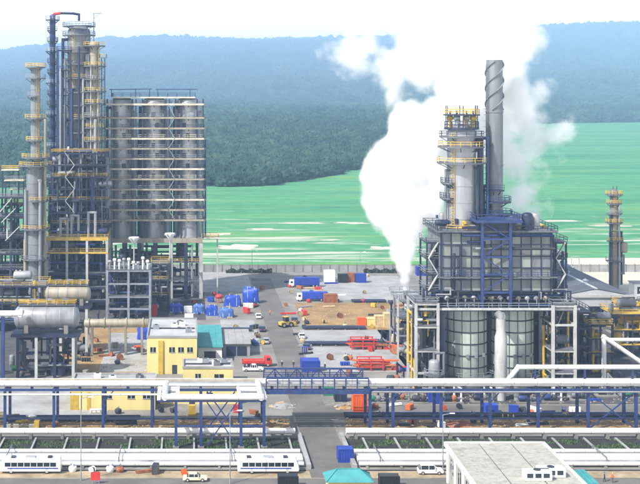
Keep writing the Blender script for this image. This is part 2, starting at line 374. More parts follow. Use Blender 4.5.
def forest_object():
    pts = []; sc_ = []
    rnd = random.Random(11); tries = 0
    while len(pts) < 44000 and tries < 400000:
        tries += 1
        y = 875 * (11500/875) ** (rnd.random() ** 0.9)
        u = rnd.uniform(-130, 780)
        x = (u-CX)*y/F
        e = edge_at(x, y)
        if y < e: continue
        cl = fbm(x, y, 0.0035, 3)
        if y > 1500 and cl > 0.30 and rnd.random() < 0.85: continue              # clearings on the slopes
        if 2050 < y < 2230 and 262 < u < 385 and rnd.random() < 0.93: continue    # the long pale clearing
        s = rnd.uniform(4.0, 8.2) * (1 + max(0, y-1200)/1500)
        pts.append((x, y, terr(x, y) + s*0.55)); sc_.append(s)
    # stray trees on the field edge
    me = bpy.data.meshes.new('forest'); me.from_pydata(pts, [], []); me.update()
    at = me.attributes.new('size', 'FLOAT', 'POINT')
    at.data.foreach_set('value', sc_)
    o = link('forest', me)
    ng = bpy.data.node_groups.new('forest_nodes', 'GeometryNodeTree')
    ng.interface.new_socket('Geometry', in_out='INPUT', socket_type='NodeSocketGeometry')
    ng.interface.new_socket('Geometry', in_out='OUTPUT', socket_type='NodeSocketGeometry')
    n = ng.nodes; l = ng.links
    gi = n.new('NodeGroupInput'); go = n.new('NodeGroupOutput')
    m2p = n.new('GeometryNodeMeshToPoints'); l.new(gi.outputs[0], m2p.inputs[0])
    j = n.new('GeometryNodeJoinGeometry')
    for k in range(5):
        ico = n.new('GeometryNodeMeshIcoSphere'); ico.inputs['Radius'].default_value = 1; ico.inputs['Subdivisions'].default_value = 4
        pos = n.new('GeometryNodeInputPosition'); nrm = n.new('GeometryNodeInputNormal')
        off = n.new('ShaderNodeVectorMath'); off.operation = 'ADD'; off.inputs[1].default_value = (k*7.3, k*3.1, k*5.7); l.new(pos.outputs[0], off.inputs[0])
        na = n.new('ShaderNodeTexNoise'); na.inputs['Scale'].default_value = 1.9; na.inputs['Detail'].default_value = 1
        nb = n.new('ShaderNodeTexNoise'); nb.inputs['Scale'].default_value = 7.0; nb.inputs['Detail'].default_value = 2
        l.new(off.outputs[0], na.inputs['Vector']); l.new(off.outputs[0], nb.inputs['Vector'])
        a = n.new('ShaderNodeMath'); a.operation = 'MULTIPLY_ADD'; a.inputs[1].default_value = 1.5; a.inputs[2].default_value = -0.75; l.new(na.outputs[0], a.inputs[0])
        b = n.new('ShaderNodeMath'); b.operation = 'MULTIPLY_ADD'; b.inputs[1].default_value = 1.0; b.inputs[2].default_value = -0.5; l.new(nb.outputs[0], b.inputs[0])
        c = n.new('ShaderNodeMath'); c.operation = 'ADD'; l.new(a.outputs[0], c.inputs[0]); l.new(b.outputs[0], c.inputs[1])
        sc2 = n.new('ShaderNodeVectorMath'); sc2.operation = 'SCALE'; l.new(nrm.outputs[0], sc2.inputs[0]); l.new(c.outputs[0], sc2.inputs['Scale'])
        sp = n.new('GeometryNodeSetPosition'); l.new(ico.outputs[0], sp.inputs[0]); l.new(sc2.outputs[0], sp.inputs['Offset'])
        sm = n.new('GeometryNodeSetMaterial'); sm.inputs['Material'].default_value = CROWN; l.new(sp.outputs[0], sm.inputs[0])
        g2i = n.new('GeometryNodeGeometryToInstance'); l.new(sm.outputs[0], g2i.inputs[0]); l.new(g2i.outputs[0], j.inputs[0])
    iop = n.new('GeometryNodeInstanceOnPoints'); l.new(m2p.outputs[0], iop.inputs['Points']); l.new(j.outputs[0], iop.inputs['Instance'])
    iop.inputs['Pick Instance'].default_value = True
    ri = n.new('FunctionNodeRandomValue'); ri.data_type = 'INT'
    ri.inputs[4].default_value = 0; ri.inputs[5].default_value = 4
    l.new(ri.outputs[2], iop.inputs['Instance Index'])
    rr = n.new('FunctionNodeRandomValue'); rr.data_type = 'FLOAT_VECTOR'; rr.inputs[0].default_value = (-0.25, -0.25, 0); rr.inputs[1].default_value = (0.25, 0.25, 6.28)
    l.new(rr.outputs[0], iop.inputs['Rotation'])
    na_ = n.new('GeometryNodeInputNamedAttribute'); na_.data_type = 'FLOAT'; na_.inputs['Name'].default_value = 'size'
    cb = n.new('ShaderNodeCombineXYZ'); zz = n.new('ShaderNodeMath'); zz.operation = 'MULTIPLY'; zz.inputs[1].default_value = 0.95
    l.new(na_.outputs[0], zz.inputs[0]); l.new(na_.outputs[0], cb.inputs[0]); l.new(na_.outputs[0], cb.inputs[1]); l.new(zz.outputs[0], cb.inputs[2])
    l.new(cb.outputs[0], iop.inputs['Scale'])
    l.new(iop.outputs[0], go.inputs[0])
    md = o.modifiers.new('forest', 'NODES'); md.node_group = ng
    stuff(o); o['label'] = 'dense blue-green forest covering the plain and hills behind the fields'; o['category'] = 'forest'
    return o
forest_object()

def blob_sheet(name, px, py, wpx, hpx, z, m, seed):
    rnd = random.Random(seed); y1 = YG(py-hpx/2); y0 = YG(py+hpx/2); cyy = (y0+y1)/2; cxx = XA(px, cyy); a = wpx*cyy/F/2; b = (y1-y0)/2
    pts = []; N = 40
    for i in range(N):
        t = 2*math.pi*i/N; k = 0.75 + 0.55*noise.noise(Vector((math.cos(t)*1.6, math.sin(t)*1.6, seed*3.3))) + rnd.uniform(-.06, .06)
        pts.append((cxx + a*k*math.cos(t), cyy + b*k*math.sin(t), z))
    pts.append((cxx, cyy, z))
    return struct(MB().add(pts, [(i, (i+1) % N, N) for i in range(N)]).build(name, m))
k = 0
for px, py, w, h in [(236,247,60,7),(216,234,40,3),(262,229,40,1.8),(302,223,56,2.0),(352,223,46,2.4),(384,248,34,4),(330,240,30,1.5),(560,221,60,2.2),(612,226,50,2.0)]:
    k += 1; blob_sheet('bare_field_strip', px, py, w, h, 0.03+0.004*k, SAND, k)

# ------------------------------------------------------------------ yards, roads, kerbs
YW = 468.0                                       # line of the perimeter wall
sheet('yard', -160, 260, 60, YW+12, 0.02, CONC)
struct(MB().add([(-160,YW+2,0.04),(260,YW+2,0.04),(260,YW+14,0.04),(-160,YW+14,0.04)], [(0,1,2,3)]).build('sandy_track', SAND))
RX0, RX1 = 22.8, 30.4
sheet('road', RX0, RX1, 224.5, 452, 0.06, ASPHL)
sheet('cross_road', -150, 250, 196, 224.5, 0.06, ASPHL)
sheet('service_road', RX1, 250, 259, 270, 0.055, ASPHL)
sheetpx('earth_yard', 60, 150, 328, 374, 0.04, EARTH)
sheetpx('earth_bank', 345, 640, 412, 432, 0.045, EARTH)
sheetpx('brown_bank', 0, 290, 418, 432, 0.045, EARTH)
sheetpx('earth_strip', 300, 420, 303, 330, 0.04, EARTH)
sheetpx('earth_patch', 560, 700, 258, 300, 0.04, SAND)
sheetpx('concrete_lot', 300, 410, 276, 300, 0.05, CONCW)
sheetpx('concrete_lot', 303, 400, 330, 345, 0.05, CONCW)
sheetpx('concrete_lot', 307, 405, 347, 372, 0.05, CONCW)
sheetpx('concrete_lot', 222, 258, 320, 352, 0.05, CONCW)
sheetpx('concrete_lot', -60, 110, 388, 416, 0.05, CONCW)
sheetpx('concrete_lot', 105, 150, 333, 372, 0.055, CONCW)
sheetpx('concrete_lot', 200, 250, 272, 292, 0.05, CONCW)
for nm, a, b in (('trench_bed', -150, RX0-0.6), ('trench_bed', RX1+0.6, 250)):
    sheet(nm, a, b, 234.2, 244.5, 0.05, SOIL)
    sheet('verge', a, b, 219.5, 223.5, 0.075, BROWN)
    sheet('pipe_way', a, b, 224.0, 234.0, 0.065, CONC)
def kerb(x0, x1, y0, y1, m=CONC, h=0.14): struct(MB().box(x0, x1, y0, y1, 0.03, h).build('kerb', m))
kerb(RX0-0.35, RX0, 246, 452); kerb(RX1, RX1+0.35, 271, 452); kerb(RX1, RX1+0.35, 225, 258)
kerb(RX0-0.9, RX0-0.1, 224.5, 245.8, CONCW, 0.9); kerb(RX1+0.1, RX1+0.9, 224.5, 245.8, CONCW, 0.9)
kerb(-150, RX0-1.2, 223.6, 223.9, BLACK, 0.2); kerb(RX1+1.2, 250, 223.6, 223.9, BLACK, 0.2)
kerb(-150, 44, 218.9, 219.3); kerb(RX1+1.5, 250, 258.4, 258.8)
CONCD = mat('dark_concrete', (0.060, 0.060, 0.066), 0.8, 0.0, 0.45, 0.25, bump=0.2, grime=0.3)  # darker concrete for the ground under the process units
sheetpx('process_floor', 402, 660, 330, 404, 0.05, CONCD)
sheetpx('process_floor', -40, 68, 300, 380, 0.045, CONCD)
sheetpx('process_floor', 40, 205, 292, 320, 0.035, CONCD)
# grass tufts in the trench: uncountable blades
def trench_grass():
    rnd = random.Random(5); mb = MB()
    for i in range(9000):
        x = rnd.uniform(-40, 95); y = rnd.uniform(235.5, 243.5)
        if RX0-1.2 < x < RX1+1.2: continue
        if noise.noise(Vector((x*0.12, y*0.3, 1))) < 0.02: continue
        a = rnd.uniform(0, 6.28); h = rnd.uniform(.15, .55); w = rnd.uniform(.08, .22)
        dx, dy = math.cos(a)*w, math.sin(a)*w
        mb.add([(x-dx,y-dy,.04),(x+dx,y+dy,.04),(x+rnd.uniform(-.2,.2),y+rnd.uniform(-.2,.2),h)], [(0,1,2)])
    o = mb.build('trench_grass', LEAFG); stuff(o)
    o['label'] = 'patchy green grass growing in the dark pipe trench'; o['category'] = 'grass'
trench_grass()
# the worn earth round the equipment: clods and gravel nobody could count
def rubble():
    rnd = random.Random(8); mb = MB()
    zones = [(345,640,413,431,1500),(0,290,420,431,900),(62,150,330,372,500),(302,420,304,330,400),(330,640,388,404,700)]
    for a, b, c, d, n in zones:
        for i in range(n):
            x, y = G(rnd.uniform(a,b), rnd.uniform(c,d)); s = rnd.uniform(.08,.32)
            if RX0-.5 < x < RX1+.5: continue
            mb.add([(x-s,y-s*.7,.03),(x+s,y-s*.6,.03),(x+s*.2,y+s,.03),(x+rnd.uniform(-.1,.1),y,.03+s*.9)], [(0,1,3),(1,2,3),(2,0,3)])
    o = mb.build('rubble', BROWN); stuff(o)
    o['label'] = 'scattered clods of brown earth and stones between the pipe racks'; o['category'] = 'rubble'
rubble()

# ------------------------------------------------------------------ generic plant builders
def ring_platform(root, z, ri, ro, a0=0, a1=360, rail=RAILY, edge=GRATE, th=0.35):
    p = MB().plate(ri, ro, z-th, z, a0, a1, 18).build('platform', edge, root)
    MB().railring(ro-0.06, z, a0, a1, max(5, int(abs(a1-a0)/24)), 0.11, 1.15).build('railing', rail, p)
    b = MB()
    for i in range(4):
        a = R(a0 + (a1-a0)*(i+.5)/4); c, s = math.cos(a), math.sin(a)
        b.bar((ri*c, ri*s, z-th-1.0), ((ro-.2)*c, (ro-.2)*s, z-th), 0.14)
    stuff(b.build('bracket', NAVY, p))
    return p
def shell_profile(z0, z1, r, top='dome', bands=3.0, skirt=True):
    prof = [(0, z0), (r*1.06, z0), (r*1.06, z0+0.5), (r, z0+0.55)] if skirt else [(0, z0), (r, z0)]
    z = z0 + bands
    while bands and z < z1 - 0.5:
        prof += [(r, z-0.14), (r+0.10, z-0.13), (r+0.10, z+0.13), (r, z+0.14)]; z += bands
    prof.append((r, z1))
    if top == 'dome':
        for i in range(1, 5):
            t = math.pi/2*i/4; prof.append((r*math.cos(t) if i < 4 else 0.001, z1 + 0.5*r*math.sin(t)))
    else:
        prof += [(r+0.15, z1), (r+0.15, z1+0.3), (0.001, z1+0.3)]
    return prof
def ladder(root, r, a, z0, z1, m=RAILY):
    mb = MB(); c, s = math.cos(R(a)), math.sin(R(a)); t = Vector((-s, c, 0))*0.35; o = Vector((c*(r+.3), s*(r+.3), 0))
    for k in (-1, 1): mb.bar(o + t*k + Vector((0,0,z0)), o + t*k + Vector((0,0,z1)), 0.09)
    z = z0
    while z < z1: mb.bar(o - t + Vector((0,0,z)), o + t + Vector((0,0,z)), 0.06); z += 0.6
    z = z0 + 2.4
    q = Vector((c, s, 0))*0.7
    while z < z1:
        e = Vector((0,0,z)); mb.bar(o-t+e, o-t+q+e, 0.06); mb.bar(o-t+q+e, o+t+q+e, 0.06); mb.bar(o+t+q+e, o+t+e, 0.06); z += 1.4
    mb.build('ladder', m, root)
def column(name, label, X, Y, segs, mat_=CLAD, plats=(), pipes=(), lad=None, n=28, bands=3.2, cat='column', top='dome'):
    """segs: (z0, z1, r) from the ground up; plats: (z, r_in, r_out, a0, a1, rail); pipes: (angle, z0, z1, r, material, gap)"""
    root = thing(name, label, cat, (X, Y, 0))
    for i, (z0, z1, r) in enumerate(segs):
        last = i == len(segs)-1
        prof = shell_profile(z0, z1, r, top if last else 'flat', bands, i == 0)
        if not last:
            rn = segs[i+1][2]; prof = shell_profile(z0, z1, r, 'none', bands, i == 0)[:]
            prof = [p for p in prof if p[1] <= z1][: -2] if False else prof
            prof = prof[:-3] + [(r, z1), (rn*0.99, z1 + (r-rn)*1.1)]
        MB().lathe(prof, n).build('shell', mat_, root, True)
    for (z, ri, ro, a0, a1, rail) in plats: ring_platform(root, z, ri, ro, a0, a1, rail)
    for (a, z0, z1, r, m, gap) in pipes:
        rr = max(s[2] for s in segs if s[0] <= z1) ; c, s = math.cos(R(a)), math.sin(R(a)); d = rr + gap
        pts = [(c*rr*0.6, s*rr*0.6, z1), (c*d, s*d, z1), (c*d, s*d, z0)]
        MB().path(pts, r, 10).build('riser_pipe', m, root, True)
    if lad:
        for (r, a, z0, z1) in lad: ladder(root, r, a, z0, z1)
    return root
POSTCACHE = {}
def steel_frame(name, label, x0, x1, y0, y1, levels, nx, ny, post=NAVY, pw=0.5, beam=NAVY, bw=0.4, deck=GRATE, rail=RAILY,
                decks=None, rails=None, braces=(), z0=0.0, cat='steel frame', top_extra=0.0):
    cxx, cyy = (x0+x1)/2, (y0+y1)/2
    root = thing(name, label, cat, (cxx, cyy, z0)); hx, hy = (x1-x0)/2, (y1-y0)/2
    ztop = max(levels) + top_extra
    me = MB().box(-pw/2, pw/2, -pw/2, pw/2, 0, ztop).add([], []).mesh('post', post)
    px = [-hx + 2*hx*i/(nx-1) for i in range(nx)]; py = [-hy + 2*hy*j/(ny-1) for j in range(ny)]
    for x in px:
        for y in py: link('post', me, root, (x, y, 0))
    for k, z in enumerate(levels):
        mb = MB()
        for y in py: mb.box(-hx-pw*.4, hx+pw*.4, y-bw*.35, y+bw*.35, z-bw, z-0.02)
        for x in px: mb.box(x-bw*.33, x+bw*.33, -hy-pw*.4, hy+pw*.4, z-bw*.96, z-0.04)
        fr = mb.build('floor_beams', beam, root)
        if decks is None or k in decks:
            MB().box(-hx-.3, hx+.3, -hy-.3, hy+.3, z, z+0.08).build('deck', deck, fr)
        if rails is None or k in rails:
            MB().railrect(-hx-.25, hx+.25, -hy-.25, hy+.25, z+0.08, 0.10, 1.1).build('railing', rail, fr)
    for (ix, side, l0, l1) in braces:     # X bracing in a bay of the front (f) or left (l) face
        za = 0 if l0 < 0 else levels[l0]; zb = levels[l1]
        for s in (0, 1):
            if side == 'f': a, b = (px[ix+s], -hy-.02*s, za), (px[ix+1-s], -hy-.02*s, zb-bw)
            else: a, b = (-hx-.02*s, py[ix+s], za), (-hx-.02*s, py[ix+1-s], zb-bw)
            MB().bar(a, b, 0.22).build('brace', beam, root)
    return root
def rand_pipes(root, box, n, seed, mats, rmin=.12, rmax=.35):
    x0, x1, y0, y1, z0, z1 = box; rnd = random.Random(seed)
    for i in range(n):
        r = rnd.uniform(rmin, rmax); p = Vector((rnd.uniform(x0,x1), rnd.uniform(y0,y1), rnd.uniform(z0,z1))); pts = [p.copy()]
        ax = rnd.choice([0,1,2,2,0])
        for k in range(rnd.choice([1,2,3,3])):
            q = pts[-1].copy(); lo, hi = ((x0,x1),(y0,y1),(z0,z1))[ax]; q[ax] = rnd.uniform(lo, hi)
            if abs(q[ax]-pts[-1][ax]) > 0.8: pts.append(q)
            ax = rnd.choice([a for a in (0,1,2) if a != ax])
        if len(pts) > 1: MB().path(pts, r, 8).build('pipe', rnd.choice(mats), root, True)
def rand_vessels(root, box, n, seed, mats, smin=1.2, smax=3.0):
    x0, x1, y0, y1, zs = box; rnd = random.Random(seed)
    for i in range(n):
        r = rnd.uniform(smin, smax)/2; z = rnd.choice(zs); x = rnd.uniform(x0+r, x1-r); y = rnd.uniform(y0+r, max(y0+r, y1-r)); m = rnd.choice(mats)
        if rnd.random() < 0.5:
            L = rnd.uniform(2.5, 5)*r; L = min(L, (x1-x0)*.6)
            o = MB().hdrum((x, y, z+r+.5), L, r).build('drum', m, root, True)
            MB().box(x-L*.35-.2, x-L*.35+.2, y-r*.7, y+r*.7, z, z+r).box(x+L*.35-.2, x+L*.35+.2, y-r*.7, y+r*.7, z, z+r).build('saddle', CONC, o)
        else:
            h = rnd.uniform(2.5, 4.5)*r
            MB().lathe(shell_profile(z, z+h, r, 'dome', 1.5), 16, (x, y)).build('vessel', m, root, True)

# ------------------------------------------------------------------ left process unit
YA = 406.0
S_ = lambda px, Y=YA: XA(px, Y)
rz = lambda py, Y=YA: ZA(py, Y)
def fractionator():
    X, Y = XA(79, YA), YA
    plats = [(rz(26), 3.6, 5.6, 0, 360, BLUE), (rz(35), 3.6, 5.6, 150, 400, BLUE)]
    for k, py in enumerate([52, 64, 78, 92, 105, 118, 132, 147, 162, 178, 194, 210, 226]):
        a = [(170, 330), (200, 380), (160, 300), (220, 400)][k % 4]
        plats.append((rz(py), 4.0, 5.7, a[0], a[1], [NAVY, BLUE, RAILY][k % 3]))
    root = column('distillation_column', 'tallest silver distillation column with blue railed crown, left process unit', X, Y,
                  [(0, rz(205), 4.4), (rz(205), rz(32), 3.9)], CLAD2, plats,
                  [(215, 6, rz(60), .45, CLAD, .9), (240, 6, rz(110), .3, BLUE, .7), (200, 10, rz(40), .5, NAVY, 1.2), (290, 6, rz(80), .42, CLAD, .9),
                   (310, 12, rz(56), .5, CLAD2, 1.0), (265, 4, rz(140), .35, NAVY, .8), (275, 8, rz(48), .4, NAVY, 1.1), (250, 12, rz(90), .5, BLUE, 1.3), (205, 8, rz(120), .6, DARK, 1.8), (320, 8, rz(70), .5, NAVY, 1.4), (300, 8, rz(160), .6, DARK, 1.6), (330, 6, rz(100), .3, WHITE, .7), (228, 20, rz(70), .28, CLAD2, 1.6)],
                  [(4.3, 250, 2, rz(30)), (4.3, 185, rz(150), rz(30))])
    zt = rz(27)
    MB().path([(0, 0, zt+2), (0, 0, zt+4.2), (-2, -.5, zt+4.5), (-6.2, -.5, zt+4.6)], .42, 10).build('overhead_pipe', NAVY, root, True)
    MB().path([(-6.2, -.5, zt+4.6), (-8.3, -.5, zt+4.3), (-8.3, -.5, zt+1)], .5, 10).build('overhead_bend', RED, root, True)
    d = MB().bar((5.0, 0, zt-8), (5.0, 0, zt+4.5), .35).bar((4.6, 0, zt+4.5), (7.6, 0, zt+4.6), .3).bar((5, 0, zt+2.8), (6.8, 0, zt+4.5), .18)
    d.build('davit_crane', GALV, root)
fractionator()
def stair_mast():
    X, Y = XA(53, YA), YA-1; zt = rz(16)
    root = thing('ladder_mast', 'thin dark blue ladder mast with many small rings beside tallest column', 'mast', (X, Y, 0))
    MB().lathe(shell_profile(0, zt, .95, 'dome', 2.6), 14).build('shell', BLUE, root, True)
    k = 0; py = 20
    while py < 290:
        ring_platform(root, rz(py), .9, 1.9 + (.5 if k % 3 == 0 else 0), 150 if k % 2 else 180, 330 if k % 2 else 420, NAVY if k % 3 else GALV, NAVY, .3); py += 10.5; k += 1
    ladder(root, 1.2, 250, 1, zt, NAVY)
stair_mast()
def side_column():
    X, Y = XA(95, YA), YA-3
    plats = []
    for k, py in enumerate([46, 66, 79, 91, 103, 116, 127, 140, 152, 165, 178, 190, 203, 215, 228]):
        plats.append((rz(py), 1.7, 3.7+.4*(k % 2), [170,200,150,220][k % 4], [390,420,360,380][k % 4], [RAILY, RAILY, GALV][k % 3]))
    column('side_column', 'slender pale column crowded with yellow railed platforms right of tallest column', X, Y,
           [(0, rz(150), 2.0), (rz(150), rz(44), 1.7)], WARM, plats,
           [(250, 5, rz(66), .35, CLAD, .8), (300, 5, rz(90), .4, WARM, .9), (210, 9, rz(55), .3, CLAD2, .9), (280, 30, rz(120), .55, CLAD, 1.2)],
           [(2.0, 320, 2, rz(46))])
side_column()
def guyed_mast():
    X, Y = XA(104, YA), YA-4; zt = rz(58)
    root = thing('lattice_mast', 'thin dark lattice mast between side column and triple column block', 'mast', (X, Y, 0))
    for a in (-.55, .55):
        for b in (-.55, .55): MB().bar((a, b, 0), (a, b, zt), .2).build('leg', NAVY, root)
    mb = MB(); z = 1; s = 1
    while z < zt-2:
        mb.bar((-.55*s, -.55, z), (.55*s, -.55, z+2), .1).bar((-.55, -.55*s, z), (-.55, .55*s, z+2), .1).bar((-.55,-.55,z),(.55,-.55,z),.1); z += 2; s = -s
    mb.build('lattice', NAVY, root)
    for py in (58, 120, 180): 
        p = MB().box(-1.1, 1.1, -1.1, 1.1, rz(py)-.2, rz(py)).build('platform', GRATE, root); MB().railrect(-1.1,1.1,-1.1,1.1,rz(py),.1).build('railing', RAILY, p)
guyed_mast()
def absorber():
    Y = 380.0; X = XA(35.5, Y); z = lambda py: ZA(py, Y)
    P = [(z(165), 2.9, 5.2, 140, 400, RAILY), (z(157), 1.6, 4.4, 160, 410, RAILY), (z(228), 2.9, 4.6, 180, 420, RAILY), (z(200), 2.9, 4.3, 250, 400, RAILY),
         (z(258), 2.9, 4.6, 200, 400, GALV), (z(140), 1.5, 3.0, 160, 340, RAILY), (z(118), 1.5, 3.4, 180, 400, RAILY), (z(96), 1.5, 2.8, 150, 300, GALV),
         (z(78), 1.5, 3.2, 170, 400, GALV), (z(67), 1.4, 3.2, 0, 360, RAILY)]
    column('stepped_column', 'stepped grey column, fat below and slim above, at left edge', X, Y,
           [(0, z(166), 2.85), (z(160), z(68), 1.5)], CLAD2, P,
           [(215, 6, z(190), .4, CLAD, .7), (300, 6, z(180), .5, CLAD, .8), (330, 8, z(120), .35, WARM, 1.0), (190, 4, z(240), .3, YEQ, .6)],
           [(2.9, 340, 2, z(166)), (1.6, 300, z(160), z(68))])
absorber()
def left_structure():
    Y0, Y1 = 384.0, 398.0; x0, x1 = XA(-14, Y0), XA(24, Y0); z = lambda py: ZA(py, Y0)
    lv = [z(p) for p in (300, 285, 268, 253, 236, 217, 197)]
    r = steel_frame('pipe_structure', 'dark multi level steel pipe structure at left frame edge', x0, x1, Y0, Y1, lv, 4, 3, NAVY, .55, NAVY, .55, GRATE, GALV, braces=[(0,'f',1,2),(2,'f',3,4),(1,'f',4,5)])
    hx, hy = (x1-x0)/2, 7
    for k, (pa, pb, py) in enumerate([(4,24,180),(0,18,170),(8,26,190),(2,22,205)]):
        a, b = XA(pa, Y0)-(x0+x1)/2, XA(pb, Y0)-(x0+x1)/2; zz = z(py)
        p = MB().box(a, b, -hy+2*k, -hy+2*k+3.5, zz-.35, zz).build('stub_platform', BEIGE, r)
        MB().railrect(a, b, -hy+2*k, -hy+2*k+3.5, zz, .11).build('railing', RAILY if k % 2 else GALV, p)
        MB().bar((a+.3, -hy+2*k+1.5, lv[-1]), (a+.3, -hy+2*k+1.5, zz), .4).bar((b-.3, -hy+2*k+1.5, lv[-1]), (b-.3, -hy+2*k+1.5, zz), .4).build('prop', NAVY, p)
    for k, (pa, ya, pb, yb) in enumerate([(2,222,16,208),(6,240,20,226),(0,212,12,198)]):
        a = (XA(pa,Y0)-(x0+x1)/2, -hy-1.0, z(ya)); b = (XA(pb,Y0)-(x0+x1)/2, -hy-1.0, z(yb))
        MB().bar(a, b, 1.2, .3).build('stair_flight', LIGHTSTEEL, r)
    rand_pipes(r, (-hx, hx, -hy-.6, hy, 2, lv[-1]), 46, 3, [CLAD, NAVY, CLAD2, BLUE, WHITE, DARK], .15, .45)
    rand_vessels(r, (-hx, hx, -hy+.5, hy, [lv[0], lv[1], lv[3], lv[4], 0]), 9, 4, [CLAD2, CLAD, DARK, NAVY], 2, 3.6)
left_structure()
def yellow_deck_frame():
    Y0, Y1 = 386.0, 399.0; x0, x1 = XA(47, Y0), XA(107, Y0); z = lambda py: ZA(py, Y0)
    lv = [z(300), z(287), z(273), z(252), z(238)]
    r = steel_frame('deck_structure', 'steel deck structure with bright yellow top decks below tallest column', x0, x1, Y0, Y1, lv, 4, 3, LIGHTSTEEL, .75, NAVY, .7, GRATE, RAILY, rails=[3,4], braces=[(1,'f',2,3)])
    hx = (x1-x0)/2
    MB().box(-hx-.4, hx+.4, -6.95, -6.8, z(240.5), z(237)).build('toe_plate', YEQ, r)
    MB().box(-hx-.4, hx+.4, -6.95, -6.8, z(253.6), z(251.6)).build('toe_plate', YEQ, r)
    rand_pipes(r, (-hx, hx, -6.2, 6, 1, lv[-1]+2), 54, 13, [NAVY, DARK, CLAD2, BLUE, CLAD, BLUE], .15, .5)
    rand_vessels(r, (-hx, hx, -5.5, 6, lv+[0]), 24, 14, [DARK, NAVY, CLAD2, CLAD], 1.8, 3.4)
    for k, px in enumerate((60, 71, 88)):
        MB().path([(XA(px,Y0)-(x0+x1)/2, -5, lv[-1]), (XA(px,Y0)-(x0+x1)/2, -5, lv[-1]+6+k), (XA(px+7,Y0)-(x0+x1)/2, -5, lv[-1]+6+k), (XA(px+7,Y0)-(x0+x1)/2, -5, lv[-1])], .45, 8).build('pipe_hoop', CLAD, r, True)
yellow_deck_frame()
def column_cluster_piping():
    # tall riser rack between the columns: its own structure
    Y0, Y1 = 400.5, 403.5; x0, x1 = XA(57, Y0), XA(70, Y0); z = lambda py: ZA(py, Y0)
    lv = [z(p) for p in (232, 205, 178, 150, 122, 95, 70, 50)]
    r = steel_frame('riser_rack', 'tall narrow navy riser rack of parallel pipes beside ladder mast', x0, x1, Y0, Y1, lv, 2, 2, NAVY, .4, NAVY, .35, GRATE, BLUE)
    hx = (x1-x0)/2
    for i in range(6):
        x = -hx+.5 + (2*hx-1)*i/5
        MB().path([(x, -1.9-.2*(i%2), 3), (x, -1.9-.2*(i%2), lv[-1]-i*6.5), (x, 1.2, lv[-1]-i*6.5)], .2+.07*(i%3), 8).build('riser_pipe', [BLUE, CLAD, NAVY, CLAD2, BLUE, WHITE][i], r, True)
column_cluster_piping()
def dark_risers():
    Y0, Y1 = 394.0, 397.0; z = lambda py: ZA(py, Y0)
    for (pa, pb, top, lab, sd_) in ((84, 107, 148, 'dense dark pipe rack in front of the side column', 5), (47, 62, 175, 'dark lower pipe rack in front of the ladder mast', 6)):
        x0, x1 = XA(pa, Y0), XA(pb, Y0); lv = [z(q) for q in (232, 216, 200, 184, 168, 152) if q > top]
        r = steel_frame('riser_rack', lab, x0, x1, Y0+6, Y1+6, lv, 3, 2, NAVY, .35, NAVY, .35, GRATE, RAILY if sd_ == 5 else GALV, rails=[1,3] if sd_ == 5 else [0,2], decks=[1,3]); hx = (x1-x0)/2
        rand_pipes(r, (-hx, hx, -2.2, 1.5, 20, lv[-1]), 26, sd_*77, [NAVY, DARK, BLUE, CLAD2, DARK], .15, .45)
        rand_vessels(r, (-hx, hx, -1.4, 1.4, lv[:-1]), 6, sd_*79, [DARK, NAVY, CLAD2, WARM], 1.2, 2.2)
dark_risers()
def tangle():
    Y0, Y1 = 389.0, 393.0; z = lambda py: ZA(py, Y0); x0, x1 = XA(50, Y0), XA(106, Y0); lv = [z(q) for q in (226, 214, 202, 190, 178, 166, 154)]
    r = steel_frame('platform_tower', 'dense dark platform tower with yellow rails wrapped round the tall columns', x0, x1, Y0+5, Y1+6, lv, 5, 2, NAVY, .4, NAVY, .4, GRATE, RAILY, rails=[0,2,4,6], decks=[0,2,4,5]); hx = (x1-x0)/2
    rand_pipes(r, (-hx, hx, -2.8, 2, 18, lv[-1]+1), 80, 501, [NAVY, DARK, BLUE, CLAD2, DARK, CLAD, NAVY], .15, .5)
    rand_vessels(r, (-hx, hx, -1.8, 1.8, lv[:-1]), 16, 502, [DARK, NAVY, CLAD2, WARM, CLAD], 1.3, 2.6)
    for k in range(len(lv)-1): MB().bar((-hx*.5+(3 if k % 2 else 0), -3.4, lv[k]), (-hx*.5+(0 if k % 2 else 3), -3.4, lv[k+1]), .8, .2).build('stair_flight', LIGHTSTEEL, r)
tangle()
